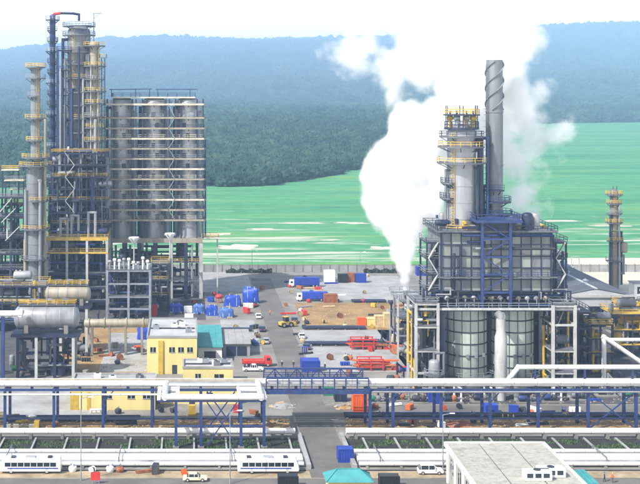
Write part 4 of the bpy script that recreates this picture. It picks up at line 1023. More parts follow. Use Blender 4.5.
def right_column():
    Y = 426.0; z = lambda py: ZA(py, Y); X = XA(614, Y)
    P = [(z(194), 1.4, 3.0, 0, 360, RAILY), (z(203), 1.4, 2.7, 150, 400, RAILY), (z(213), 1.4, 2.8, 170, 380, GALV), (z(222), 1.4, 3.0, 0, 360, RAILY), (z(240), 1.7, 3.2, 200, 420, RAILY), (z(260), 1.7, 2.9, 160, 330, GALV)]
    root = column('flare_column', 'lone slender column with yellow railed rings near right frame edge', X, Y, [(0, z(232), 1.75), (z(230), z(191), 1.45)], CLAD2, P,
           [(300, 2, z(205), .3, CLAD, .6), (220, 2, z(215), .35, NAVY, .7), (350, 2, z(232), .4, DARK, .8)], [(1.8, 260, 1, z(192))])
    MB().hdrum((3.2, -.8, z(247)), 2.6, 1.3, 'z', 16).build('side_exchanger', WARM, root, True)
    MB().path([(3.2, -.8, z(254)), (3.2, -.8, 6), (1, -.8, 6)], .35, 8).build('exchanger_pipe', CLAD2, root, True)
    for a in (.9, 2.2): MB().tube((a-1.2, 0, z(192)), (a-1.2, 0, z(186)), .12, 6).build('vent', NAVY, root)
right_column()
def annex():
    Y = 434.0; x0, x1 = XA(553, Y), XA(575, Y); root = thing('switch_house', 'small pale teal switch house behind boiler house at field edge', 'building', ((x0+x1)/2, Y, 0)); hx = (x1-x0)/2; h = 11.5
    PT = mat('pale_teal_render', (0.38, 0.50, 0.47), 0.8, 0, .1, .3, .6, grime=.2)
    MB().box(-hx, hx*.3, 0, 10, 0, h).build('wall', PT, root); MB().box(-hx-.3, hx*.3+.3, -.3, 10.3, h, h+.4).build('roof', CONCW, root)
    MB().box(hx*.3+.02, hx, 0, 8, 0, h*.6).build('lean_to', PT, root)
    for i in range(3): MB().box(-hx+.8+i*1.7, -hx+1.8+i*1.7, -.06, -.005, h*.6, h*.8).build('window', GLASS, root)
    MB().bar((hx*.6, -1, h*.6), (hx*.6, -1, h*.95), .25).bar((hx*.6, -1, h*.95), (hx*1.3, -1, h*.95), .25).bar((hx*1.3, -1, 0), (hx*1.3, -1, h*.95), .25).build('pipe_gantry', LIGHTSTEEL, root)
annex()
def yellow_units():
    for (pa, pb, Y0, dp, tops, lab, sd_) in ((589, 612, 300.0, 8, (352, 338, 324), 'yellow railed pump structure behind the long rack, right side', 101),
                                            (613, 652, 318.0, 9, (345, 330, 314), 'yellow railed manifold structure at right frame edge', 103),
                                            (622, 660, 350.0, 8, (318, 306), 'far yellow railed tank platform at right frame edge', 107)):
        z = lambda py: ZA(py, Y0); x0, x1 = XA(pa, Y0), XA(pb, Y0); lv = [z(p) for p in tops]
        r = steel_frame('pump_structure', lab, x0, x1, Y0, Y0+dp, lv, 3, 2, NAVY, .35, NAVY, .4, YEQ, RAILY, rails=[len(lv)-1]); hx = (x1-x0)/2
        rand_pipes(r, (-hx, hx, -dp/2, dp/2, .5, lv[-1]+1.5), 22, sd_, [CLAD2, YEQ, DARK, WHITE, NAVY], .15, .4)
        rand_vessels(r, (-hx, hx, -dp/2, dp/2, [0]+lv), 8, sd_+1, [YEQ, CLAD2, DARK, CLAD], 1.3, 2.4)
    Y = 284.0; root = thing('sloping_pipe', 'thick white sloping pipe crossing behind rack at right edge', 'pipe', (XA(604, Y), Y, 0))
    a = (0, 0, ZA(337, Y)); b = (XA(645, Y)-XA(604, Y), 0, ZA(365, Y))
    MB().path([(0, 0, 0), a, b], .55, 12).build('pipe', WHITE, root, True)
    MB().path([(0, 1.4, ZA(341, Y)), (b[0], 1.4, ZA(341, Y))], .45, 12).build('branch_pipe', WHITE, root, True)
    for x in (4, 8.4): MB().box(x-.25, x+.25, -.3, 1.6, 0, 4).build('support_post', NAVY, root)
    Y = 405.0; root = thing('white_kiosk', 'white kiosk with black framed opening at right frame edge', 'kiosk', (XA(642, Y), Y, 0)); z0 = 0
    MB().box(-2.6, 2.6, 0, 5, 0, 5.6).build('wall', WPAINT, root); MB().box(-2.9, 2.9, -.3, 5.3, 5.6, 5.9).build('roof', CONCW, root)
    MB().box(-1.6, .9, -.06, -.005, 3.9, 4.6).box(-1.6, -.9, -.06, -.005, 2.2, 3.88).box(-.88, 1.6, -.06, -.005, 2.4, 3.1).build('opening', BLACK, root)
yellow_units()
def dark_block():
    Y0, Y1 = 300.0, 318.0; z = lambda py: ZA(py, Y0); x0, x1 = XA(566, Y0), XA(590, Y0)
    r = steel_frame('compressor_structure', 'dark compressor structure between boiler house and yellow pump units', x0, x1, Y0, Y1, [z(365), z(346), z(328), z(312)], 3, 3, NAVY, .5, NAVY, .5, GRATE, NAVY); hx = (x1-x0)/2
    rand_pipes(r, (-hx, hx, -9, 8, .5, z(310)), 36, 111, [DARK, NAVY, CLAD2, BLUE, YEQ], .15, .45)
    rand_vessels(r, (-hx, hx, -8, 8, [0, z(365), z(346), z(328)]), 10, 112, [DARK, NAVY, CLAD2], 1.6, 3)
dark_block()
def pump_skid(px, py, label, seed, w=5.0):
    x, y = G(px, py); root = thing('pump_skid', label, 'pump skid', (x, y, 0), 0, 'pump skids behind the rack'); rnd = random.Random(seed); m = rnd.choice([DARK, NAVY, CLAD2, GREENC, BLUE]); 
    MB().box(-w/2, w/2, -1.1, 1.1, 0, .35).build('base', CONC, root)
    MB().hdrum((-w*.22, 0, 1.15), w*.26, .62, 'x', 14).build('motor', m, root, True)
    MB().hdrum((w*.1, 0, 1.15), .5, .7, 'x', 14).box(w*.02, w*.18, -.5, .5, .35, 1.0).build('pump', rnd.choice([DARK, CLAD2, RUST]), root, True)
    MB().path([(w*.1, 0, 1.6), (w*.1, 0, 3.2+rnd.random()*2), (w*.42, 0, 3.2), (w*.42, 0, .3)], .24, 8).build('discharge_pipe', rnd.choice([CLAD, WHITE, NAVY]), root, True)
    MB().path([(w*.2, 0, 1.1), (w*.4, 0, 1.1), (w*.4, 1.6, 1.1)], .26, 8).build('suction_pipe', CLAD2, root, True)
    if seed % 2: MB().lathe(shell_profile(.35, 3.2+rnd.random()*1.6, .7, 'dome', 1.2), 14, (-w*.42, .6)).build('tank', rnd.choice([CLAD, WARM, CLAD2]), root, True)
for i, (px, py, wh) in enumerate([(376,403,'just right of the orange cabin'),(400,401,'two along from the orange cabin'),(421,403,'in front of the small pale drum'),(452,403,'before the left silo'),(482,402,'between the silos in front'),(527,403,'before the right silo'),(552,402,'before the right access frame'),(580,400,'before the compressor structure'),(606,396,'before the first yellow pump structure'),(632,398,'by the right frame edge'),
                         (380,345,'beside the red pipe stand'),(20,372,'under the polished drum, left'),(48,374,'under the polished drum, centre'),(66,371,'under the polished drum, right'),(395,382,'left of the white access frame')]):
    pump_skid(px, py, 'small pump skid with pipework ' + wh, i)

# ------------------------------------------------------------------ long blue pipe rack with white pipes
YR = 249.0; DR = 7.0
zR = lambda py, Y=YR: ZA(py, Y)
def long_rack():
    ztop = zR(388.5); root = thing('pipe_rack', 'long blue steel pipe rack carrying white pipes across the whole foreground', 'pipe rack', (XA(320, YR), YR, 0)); ox = XA(320, YR)
    X = lambda px: XA(px, YR) - ox
    cols = [-45, 5, 54, 103, 152, 201, 241, 264, 370, 393, 441, 490, 538, 588, 636, 684]
    pm = MB().box(-.28, .28, -.32, .32, 0, ztop).mesh('post', BLUE)
    for px in cols:
        for dy in (0, DR): link('post', pm, root, (X(px), dy, 0))
        cb = MB().box(-.22, .22, .3, DR-.3, ztop-.6, ztop-.1).build('cross_beam', BLUE, root, loc=(X(px), 0, 0))
        MB().box(X(px)-.6, X(px)+.6, -.6, .6, 0.0, .45).build('footing', CONC, root)
    for a, b in zip(cols, cols[1:]):
        xa, xb = X(a)+.29, X(b)-.29
        for dy in (0, DR): MB().box(xa, xb, dy-.2, dy+.2, ztop-.5, ztop-.05).build('beam', BLUE, root)
        if a < 264 or a >= 370:
            MB().box(xa, xb, -.16, .16, zR(418.5)-.2, zR(418.5)+.2).build('lower_beam', NAVY, root)
    for (a, b) in ((588, 636), (207, 235)):
        for s in (0, 1):
            p, q = (a, b) if s else (b, a)
            MB().bar((X(p), -.04*s, .6), (X(q), -.04*s, ztop-.6), .24).build('brace', BLUE, root)
    # knee braces
    for px in (103, 201, 393, 441, 490, 538):
        MB().bar((X(px), -.1, ztop-3), (X(px)+2.2, -.1, ztop-.4), .2).build('knee_brace', BLUE, root)
    # pipes on the top tier; the front big one makes a flat loop towards the camera at px 160-262
    zp = zR(383.5); r = .60; yl = -11.0
    xl, xr = X(166), X(258)
    MB().path([(X(-60), 0, zp), (xl, 0, zp), (xl, yl, zp), (xr, yl, zp), (xr, 0, zp+.35), (X(700), 0, zp+.35)], r, 16).build('main_pipe', WHITE, root, True)
    for k, (dy, rr, m, pxa, pxb) in enumerate([(1.6, .32, WHITE, -60, 700), (2.7, .4, CLAD, -60, 700), (3.8, .28, WHITE, -60, 700), (4.8, .45, WARM, -60, 700), (6.0, .35, WHITE, -60, 700)]):
        MB().path([(X(pxa), dy, ztop+rr), (X(pxb), dy, ztop+rr)], rr, 10).build('pipe', m, root, True)
    MB().path([(X(-60), -.75, zR(393.5)), (X(160), -.75, zR(393.5))], .2, 8).build('pipe', WHITE, root, True)
    MB().path([(X(372), -.75, zR(391)), (X(700), -.75, zR(391))], .2, 8).build('pipe', CLAD, root, True)
    for px in range(-40, 690, 24):          # pipe shoes
        if px < 166 or px > 264: MB().box(X(px)-.3, X(px)+.3, -.2, .2, ztop-.04, zp-.55).build('pipe_shoe', NAVY, root)
    # raised side pipe on the right with a 45 degree offset
    zq = zR(367, YR+2)
    MB().path([(X(506), 2, ztop+.9), (X(509), 2, ztop+.9), (X(521), 2, zq), (X(700), 2, zq)], .5, 14).build('raised_pipe', WHITE, root, True)
    for px in (538, 588, 636): MB().box(X(px)-.18, X(px)+.18, 1.8, 2.2, ztop, zq-.45).build('stool', BLUE, root)
    # loop deck: columns nearer the camera and white ladder-like frames
    for px in (176, 201, 241, 264):
        xx = XA(px, YR+yl) - ox; MB().box(xx-.28, xx+.28, yl-.3, yl+.3, 0, zp-r-.3).build('loop_post', BLUE, root); MB().box(xx-.6, xx+.6, yl-.6, yl+.6, 0, .4).build('footing', CONC, root)
    xa, xb = XA(158, YR+yl)-ox, XA(266, YR+yl)-ox
    MB().box(xa, xb, yl-.22, yl+.22, zp-r-.32, zp-r-.02).build('loop_beam', BLUE, root)
    for (pa, pb) in ((160, 178), (238, 262)):
        a, b = X(pa), X(pb)
        MB().box(a-.35, a+.35, yl+.4, -.9, zp-.75, zp-.35).box(b-.35, b+.35, yl+.4, -.9, zp-.75, zp-.35).build('loop_girder', WPAINT, root)
        for t in range(6):
            y = yl+1.0+t*1.75; MB().box(a+.36, b-.36, y-.3, y+.3, zp-.7, zp-.4).build('rung_plate', WPAINT if t % 3 else CLAD, root)
    for s in (0, 1):
        p, q = ((207, 237) if s else (237, 207)); MB().bar((XA(p,YR+yl)-ox, yl-.04*s, .5), (XA(q,YR+yl)-ox, yl-.04*s, zp-r-.4), .22).build('brace', BLUE, root)
    MB().box(XA(176,YR+yl)-ox, XA(264,YR+yl)-ox, yl-.15, yl+.15, 4.2, 4.5).build('lower_beam', BLUE, root)
    # bridge span over the road
    a, b = X(266), X(368)
    for dy, zz in ((-.9, ztop-.9), (DR+.6, ztop-.9)):
        MB().box(a, b, dy-.22, dy+.22, zz, zz+.75).build('bridge_girder', BLUE, root)
        MB().box(a, b, dy-.18, dy+.18, ztop+2.2, ztop+2.55).build('bridge_chord', BLUE, root)
        n = 9
        for i in range(n+1): MB().box(a+(b-a)*i/n-.12, a+(b-a)*i/n+.12, dy-.12, dy+.12, zz+.75, ztop+2.2).build('bridge_upright', BLUE, root)
        if dy > 0:
            for i in range(n): MB().bar((a+(b-a)*(i+(i%2))/n, dy+.02, zz+.7), (a+(b-a)*(i+1-(i%2))/n, dy+.02, ztop+2.3), .18).build('bridge_diagonal', BLUE, root)
    MB().box(a, b, DR+.9, DR+2.4, ztop-.2, ztop-.05).build('walkway', GRATE, root)
    MB().railrect(a, b, DR+.9, DR+2.4, ztop-.05, .12, 1.2, 2.5, 'fb').build('walkway_railing', BLUE, root)
long_rack()
def pipe_track(label, x0, x1, back):
    root = thing('pipe_track', label, 'pipeline', ((x0+x1)/2, 229, 0)); hx = (x1-x0)/2
    # big white line behind the trench
    MB().path([(-hx, 15.6, 1.5), (hx, 15.6, 1.5)], .62, 16).build('main_pipe', WHITE, root, True)
    x = -hx+2
    while x < hx:
        MB().box(x-.3, x+.3, 14.9, 16.3, 0, .92).build('pier', CONC, root); x += 6.4
    x = -hx+3.2
    bm_ = MB().box(-.18, .18, 5.6, 14.2, .35, .62).mesh('cross_sleeper', CONCW)
    while x < hx: link('cross_sleeper', bm_, root, (x, 0, 0)); x += 6.4
    for (dy, z, r, m) in [(4.6, .75, .42, WHITE), (3.3, .6, .25, CLAD2), (2.4, .62, .3, BLUE), (1.3, .8, .48, WHITE), (.1, .78, .46, WHITE), (-1.1, .78, .46, WHITE), (-2.2, .72, .4, CLAD), (-3.2, .7, .38, WHITE)]:
        MB().path([(-hx, dy, z), (hx, dy, z)], r, 12).build('pipe', m, root, True)
    sl = MB().box(-.22, .22, -4.2, 5.4, .06, .32).mesh('sleeper', CONC); x = -hx+1.5
    while x < hx: link('sleeper', sl, root, (x, 0, 0)); x += 6.4
    x = -hx+4
    while x < hx-4:
        MB().path([(x, 4.6, .75), (x, 4.6, 1.9), (x, -3.2, 1.9), (x, -3.2, .75)], .12, 6).build('jump_over', CLAD2, root, True); x += 21.3
pipe_track('bundle of white pipes on sleepers along the foreground, left of the road', -60, RX0-1.4, True)
pipe_track('bundle of white pipes on sleepers along the foreground, right of the road', RX1+1.4, 110, True)

# ------------------------------------------------------------------ buildings of the middle ground
def block(name, label, pxa, pxb, pyb, h, depth, wall, roof, windows=(), doors=(), parapet=True, cat='building', pitch=0, extra=None):
    Y = YG(pyb); x0, x1 = XA(pxa, Y), XA(pxb, Y); root = thing(name, label, cat, ((x0+x1)/2, Y, 0)); hx = (x1-x0)/2
    MB().box(-hx, hx, 0, depth, 0, h).build('wall', wall, root)
    if pitch:
        n = max(3, int(2*hx/1.5))
        for i in range(n):
            a, b = -hx-.3+(2*hx+.6)*i/n+.02, -hx-.3+(2*hx+.6)*(i+1)/n-.02
            MB().add([(a,-.5,h+.05),(b,-.5,h+.05),(b,depth+.3,h+pitch),(a,depth+.3,h+pitch),(a,-.5,h+.2),(b,-.5,h+.2),(b,depth+.3,h+pitch+.15),(a,depth+.3,h+pitch+.15)],
                     [(3,2,1,0),(4,5,6,7),(0,1,5,4),(1,2,6,5),(2,3,7,6),(3,0,4,7)]).build('roof_sheet', roof, root, loc=(0,0,.012*(i%2)))
    else:
        MB().box(-hx+.25, hx-.25, .25, depth-.25, h, h+.12).build('roof', roof, root)
        if parapet:
            MB().box(-hx-.12, hx+.12, -.12, .25, h+.002, h+.55).box(-hx-.12, hx+.12, depth-.25, depth+.12, h+.002, h+.55).box(-hx-.12, -hx+.25, .252, depth-.252, h+.002, h+.54).box(hx-.25, hx+.12, .252, depth-.252, h+.002, h+.54).build('parapet', CONCW if wall is YWALL else wall, root)
    for (u, z, w, hh) in windows:
        x = -hx+2*hx*u; wn_ = MB().box(x-w/2, x+w/2, -.05, -.004, z, z+hh).build('window', GLASS, root)
        MB().box(x-w/2-.1, x+w/2+.1, -.12, -.052, z-.14, z-.01).build('sill', CONCW, wn_)
        MB().box(x-.04, x+.04, -.08, -.053, z, z+hh).build('mullion', WPAINT, wn_)
    for (u, w, hh, m) in doors:
        x = -hx+2*hx*u; MB().box(x-w/2, x+w/2, -.08, -.004, .05, hh).build('door', m, root)
    if extra: extra(root, hx, depth, h)
    return root
def roof_kit(root, hx, depth, h):
    rnd = random.Random(int(h*100))
    for i in range(5):
        x, y = rnd.uniform(-hx+1.5, hx-1.5), rnd.uniform(2, depth-2)
        u = MB().box(x-.8, x+.8, y-.5, y+.5, h+.13, h+1.2).build('rooftop_unit', [GALV, WPAINT, CLAD2][i % 3], root)
        MB().lathe([(.01,h+1.2),(.4,h+1.2),(.4,h+1.35),(.01,h+1.35)], 10, (x, y)).build('fan', DARK, u)
    MB().box(-hx+.5, hx-.5, depth*.45, depth*.45+.3, h+.13, h+.45).build('cable_tray', DARK, root)
def ystripe(root, hx, depth, h):
    MB().box(-hx*.45-.6, -hx*.45+.6, -.35, -.01, 0, h-.6).build('stair_bay', YEQ, root)
    roof_kit(root, hx, depth, h)
block('control_building', 'tall yellow control building with flat grey roof left of the road', 147, 197, 374, 9.0, 24, YWALL, ROOFG,
      [(.12,5.5,1.4,1.2),(.5,5.5,1.4,1.2),(.68,5.5,1.4,1.2),(.86,5.5,1.4,1.2)], [(.55,1.2,2.3,DARK)], extra=ystripe)
block('substation', 'low yellow substation between tall control building and the road', 183, 233, 388, 4.6, 8.5, YWALL, ROOFG, [(.3,2.4,1.3,1.0),(.72,2.4,2.2,.9)], [(.52,1.2,2.2,DARK)], extra=roof_kit)
block('yellow_storehouse', 'long low yellow storehouse behind the blue rack, far left', 70, 155, 410, 4.9, 12, YWALL, CONCW, [(.45,2.6,1.6,.8),(.72,2.6,1.6,.8),(.9,2.6,1.6,.8)], [(.05,1.8,3.4,YEQ),(.22,.8,4.0,YEQ)], extra=roof_kit)
block('yellow_annex', 'low yellow annex behind the ladder-like pipe loop', 160, 240, 404, 3.6, 7, YWALL, CONCW, [(.2,1.7,1.4,.9),(.62,1.7,1.4,.9)], [(.4,1.3,2.2,DARK)])
block('teal_shed', 'shed with teal sheet roof beside the tall yellow building', 198, 222, 362, 3.8, 21, WPAINT, TEAL, pitch=1.6, doors=[(.5,3,2.8,DARK)])
block('grey_shed', 'shed with pale grey sheet roof between teal shed and road', 223, 250, 356, 3.2, 14, CONCW, CONCW, pitch=1.0, doors=[(.3,2.6,2.6,NAVY),(.7,2.6,2.6,NAVY)])
def near_hall():
    x0, x1, y0, y1, h = 46.4, 64.0, 168.0, 217.6, 7.0
    root = thing('near_hall', 'white sheet roofed hall cut by the bottom frame edge', 'hall', ((x0+x1)/2, y0, 0)); hx = (x1-x0)/2; L = y1-y0
    MB().box(-hx+.35, hx-.35, .35, L-.35, 0, h-.35).build('wall', ROOFW, root)
    n = 3; nl = 14
    for i in range(n):
        a, b = -hx+2*hx*i/n+.09, -hx+2*hx*(i+1)/n-.09
        for j in range(nl):
            MB().box(a, b, L*j/nl+.015, L*(j+1)/nl-.015, h-.2, h-.02+.02*((i+j) % 2)).build('roof_sheet', ROOFW, root)
    for i in range(1, n): MB().box(-hx+2*hx*i/n-.085, -hx+2*hx*i/n+.085, 0, L, h-.25, h-.10).build('gutter', DARK, root)
    MB().box(-hx-.35, -hx, -.1, L+.2, h-.5, h+.22).box(hx, hx+.35, -.1, L+.2, h-.5, h+.22).build('verge_trim', WPAINT, root)
    MB().box(-hx, hx, L, L+.35, h-.5, h+.2).build('ridge_trim', WPAINT, root)
    for k in range(8): MB().box(-hx-.05, -hx+.3, L-1.2-k*6, L-.6-k*6, 0, h-.5).build('pilaster', WPAINT, root)
    for k in range(7): 
        w = MB().box(-hx+.27, -hx+.34, L-5.6-k*6, L-2.4-k*6, 2.5, 5.0).build('window', GLASS, root); MB().box(-hx+.22, -hx+.26, L-4.05-k*6, L-3.95-k*6, 2.5, 5.0).build('mullion', WPAINT, w)
    for k, (x, y) in enumerate(((4.6, 31.0), (1.9, 29.5))):
        u = MB().box(x-2.2, x+2.2, y-1.0, y+1.0, h+.05, h+1.5).build('rooftop_unit', WPAINT, root)
        for i in range(3): MB().box(x-1.9+i*1.35, x-.9+i*1.35, y-1.05, y-1.005, h+.5, h+1.2).build('grille', GLASS, u)
        MB().lathe([(.01,h+1.5),(.6,h+1.5),(.6,h+1.65),(.01,h+1.65)], 14, (x, y)).build('fan', DARK, u)
near_hall()
def striped_shed():
    x0, x1, y0, y1, h = 64.9, 68.0, 195.0, 217.5, 3.2
    root = thing('striped_canopy', 'low canopy of alternating pale and tan strips beside the near hall', 'canopy', ((x0+x1)/2, y0, 0)); hx = (x1-x0)/2; L = y1-y0
    for i in range(5):
        a = -hx+2*hx*i/5; MB().box(a+.02, a+2*hx/5-.02, 0, L, h, h+.1).build('roof_strip', [ROOFW, WARM, CONCW, ROOFW, WOODC][i], root)
    for x in (-hx+.2, hx-.2):
        for y in (.4, L/2, L-.4): MB().box(x-.1, x+.1, y-.1, y+.1, 0, h).build('post', GALV, root)
    root = thing('teal_canopy', 'teal roofed canopy right of the striped canopy', 'canopy', (69.4, 200, 0))
    for i in range(3): MB().box(-1.1+.74*i, -.38+.74*i, 0, 14.5, 3.0+.05*i, 3.1+.05*i).build('roof_strip', TEAL, root)
    for x in (-.95, .95):
        for y in (.4, 7, 14): MB().box(x-.1, x+.1, y-.1, y+.1, 0, 3.0).build('post', GALV, root)
striped_shed()
def guard_house():
    Y = 207.0; x0, x1 = XA(326, Y), XA(374, Y); root = thing('guard_house', 'guard house with teal hipped roof at bottom frame edge', 'guard house', ((x0+x1)/2, Y, 0)); hx = (x1-x0)/2; h = 3.3; d = 5.2
    MB().box(-hx+.5, hx-.5, .5, d-.5, 0, h).build('wall', YWALL, root)
    a = [(-hx,0,h),(hx,0,h),(hx,d,h),(-hx,d,h)]; rr = [(-hx+2.2,d/2,h+1.5),(hx-2.2,d/2,h+1.5)]
    MB().add(a+rr, [(0,1,5,4),(1,2,5),(2,3,4,5),(3,0,4),(3,2,1,0)]).build('roof', TEAL, root)
    for k in (-1, 1): MB().bar((k*hx, 0, h+.05), (k*(hx-2.2), d/2, h+1.55), .16).bar((k*hx, d, h+.05), (k*(hx-2.2), d/2, h+1.55), .16).build('hip_cap', TEAL, root)
    MB().bar((-hx+2.2, d/2, h+1.55), (hx-2.2, d/2, h+1.55), .2).build('ridge_cap', TEAL, root)
    for u in (-.4, .1, .5): MB().box(u*hx-.6, u*hx+.6, .44, .495, 1, 2.2).build('window', GLASS, root)
guard_house()

# ------------------------------------------------------------------ perimeter wall
def perimeter():
    x0, x1 = -40.0, 196.0; step = 3.5; n = int((x1-x0)/step)
    root = thing('perimeter_wall', 'long pale perimeter wall with regular posts between plant and fields', 'wall', ((x0+x1)/2, YW, 0)); off = -(x1-x0)/2
    pm = MB().box(.2, step-.2, -.08, .08, 0, 2.7).mesh('panel', CONCW); qm = MB().box(-.2, .2, -.2, .2, 0, 3.1).mesh('post', CONC); cm = MB().box(-.05, step-.4, -.13, .13, 2.705, 2.85).mesh('coping', CONC)
    for i in range(n):
        link('post', qm, root, (off+i*step, 0, 0)); link('panel', pm, root, (off+i*step, 0, 0)); link('coping', cm, root, (off+i*step+.22, 0, 0))
perimeter()
def hedge(pxa, pxb, label, seed):
    rnd = random.Random(seed); x0, x1 = XA(pxa, YW-3), XA(pxb, YW-3); root = thing('hedge', label, 'hedge', ((x0+x1)/2, YW-2.5, 0)); hx = (x1-x0)/2
    mb = MB()
    for i in range(int(hx*2*110)):
        x = rnd.uniform(-hx, hx); y = rnd.uniform(-.7, .7); z = rnd.uniform(.1, 1.5+.35*math.sin(x*1.7)); s = rnd.uniform(.12, .3)
        d = Vector((rnd.uniform(-1,1), rnd.uniform(-1,1), rnd.uniform(-1,1))).normalized(); e = d.orthogonal().normalized()*s; f = d.cross(e).normalized()*s
        c = Vector((x,y,z)); mb.add([c-e-f*.5, c+e-f*.5, c+e*.2+f], [(0,1,2)])
    stuff(mb.build('leaves', HEDGE, root))
    st = MB()
    for i in range(int(hx*1.5)): x = rnd.uniform(-hx, hx); st.bar((x,0,0), (x+rnd.uniform(-.3,.3), rnd.uniform(-.3,.3), 1.2), .08)
    stuff(st.build('stems', RUST, root))
hedge(226, 272, 'clipped dark hedge along wall at the far end of the road', 1)
hedge(364, 403, 'clipped dark hedge along wall left of the steam plume', 2)

# ------------------------------------------------------------------ vehicles
def wheel_parts(root, x, y, r, w):
    t = MB().tube((x, y-w/2, r), (x, y+w/2, r), r, 16).build('tyre', RUBBER, root, True)
    MB().tube((x, y-w/2-.02, r), (x, y+w/2+.02, r), r*.55, 12).build('rim', CARS, t, True)
def prism(mb, prof, y0, y1, t0=0.0):
    """side profile (x,z) extruded in y, upper points pulled in by t0"""
    n = len(prof); zm = max(z for _, z in prof); zl = min(z for _, z in prof)
    k = lambda z: t0*max(0, (z-zl)/(zm-zl))
    vs_ = [(x, y0+k(z), z) for x, z in prof] + [(x, y1-k(z), z) for x, z in prof]
    return mb.add(vs_, [tuple(range(n)), tuple(range(2*n-1, n-1, -1))] + [(i, i+n, (i+1) % n + n, (i+1) % n) for i in range(n)])
def car(name, label, X, Y, rz_, paint, kind='car', cat='car', group=None):
    root = thing(name, label, cat, (X, Y, 0.06), rz_, group)
    if kind == 'suv': L, W, hb, ht = 4.7, 1.85, 1.0, 1.78
    elif kind == 'pickup': L, W, hb, ht = 5.2, 1.85, 1.0, 1.72
    else: L, W, hb, ht = 4.4, 1.75, .88, 1.45
    a = L/2
    bev(prism(MB(), [(-a,.35),(-a+.1,.3),(a-.1,.3),(a,.4),(a,.72),(a-.25,hb-.08),(a-1.25,hb),(-a+.1,hb),(-a,hb-.15)], -W/2, W/2, .06).build('body', paint, root), .09)
    c0, c1 = (a-1.2, -a+(.15 if kind == 'suv' else .7)) if kind != 'pickup' else (a-1.35, -a+2.0)
    prism(MB(), [(c0,hb+.004),(c0-.65,ht-.06),(c0-.9,ht-.05),(c1+.35,ht-.05),(c1,hb+.004)], -W/2+.06, W/2-.06, .16).build('window_band', GLASS, root)
    prism(MB(), [(c0-.62,ht-.058),(c0-.8,ht),(c1+.45,ht),(c1+.3,ht-.058)], -W/2+.18, W/2-.18, .06).build('roof', paint, root)
    for k in (-1, 1):
        for x in ((c0+c1)/2+.1, c1+.35, c0-.35): MB().bar((x, k*(W/2-.06), hb), (x-(.12 if x > 0 else -.05), k*(W/2-.2), ht-.02), .07).build('pillar', paint, root)
        MB().box(a-.03, a+.02, k*.55-.2, k*.55+.2, .55, .75).build('headlight', CHROME, root)
        MB().box(-a-.02, -a+.03, k*.6-.15, k*.6+.15, .6, .85).build('tail_light', RED, root)
        MB().box(c0-.5, c0-.3, k*(W/2+.08)-.1, k*(W/2+.08)+.1, hb, hb+.15).build('mirror', paint, root)
        for x in (a-.85, -a+.85): wheel_parts(root, x, k*(W/2-.1), .34, .24)
    if kind == 'pickup': MB().box(-a+.15, c1-.1, -W/2+.12, W/2-.12, hb-.02, hb+.012).build('cargo_bed', BLACK, root)
    return root
def bus(label, X, Y, rz_):
    root = thing('coach_bus', label, 'bus', (X, Y, 0.06), rz_, 'parked white coaches'); L, W, h = 11.4, 2.4, 2.75; a = L/2
    prism(MB(), [(-a,.4),(a-.1,.4),(a,.7),(a-.08,1.6),(a-.55,h-.1),(a-.9,h),(-a+.25,h),(-a,h-.3)], -W/2, W/2, .1).build('body', CARW, root); bev(root.children[-1] if False else [c for c in COL.objects if c.parent == root][0], .16, 3)
    for k in (-1, 1):
        for i in range(8):
            x = -a+.9+i*1.2; MB().box(x, x+1.08, k*(W/2-.05)-.03, k*(W/2-.05)+.03, 1.35, 2.1).build('window', GLASS, root)
        for x in (a-2.2, -a+2.6): wheel_parts(root, x, k*(W/2-.18), .48, .32)
        MB().box(-a+.5, a-1.5, k*W/2-.015, k*W/2+.015, .95, 1.15).build('side_stripe', BLUEC, root)
        MB().box(a-.05, a+.02, k*.85-.22, k*.85+.22, .75, .95).build('headlight', CHROME, root)
    prism(MB(), [(a-.06,1.55),(a-.5,h-.2),(a-.53,h-.2),(a-.1,1.55)], -W/2+.2, W/2-.2, .05).build('windscreen', GLASS, root, loc=(.035,0,0))
    for i, x in enumerate((-3.6, 0, 3.2)):
        MB().box(x-(.9 if i == 1 else .4), x+(.9 if i == 1 else .4), -.6, .6, h, h+.22).build('roof_hatch', CARS if i == 1 else GLASS, root)
    return root
bus('white coach parked on the pipe way at left frame edge', XA(31, 223.2), 222.9, math.pi)
bus('white coach parked beside the road mouth, left of the road', XA(268, 223.2), 222.9, 0)
car('parked_car', 'white off-roader parked by the near hall', XA(427, 225), 222.0, 0, CARW, 'suv')
car('parked_car', 'cream saloon car on the foreground road, left of the road mouth', XA(195, 217.5), 218.0, 0, mat('cream_car_paint', (.70,.62,.42), .3, 0, .05), 'car')
car('pickup_truck', 'white pickup parked below the red truck', XA(253, YG(371)), YG(371), 0, CARW, 'pickup', 'pickup')
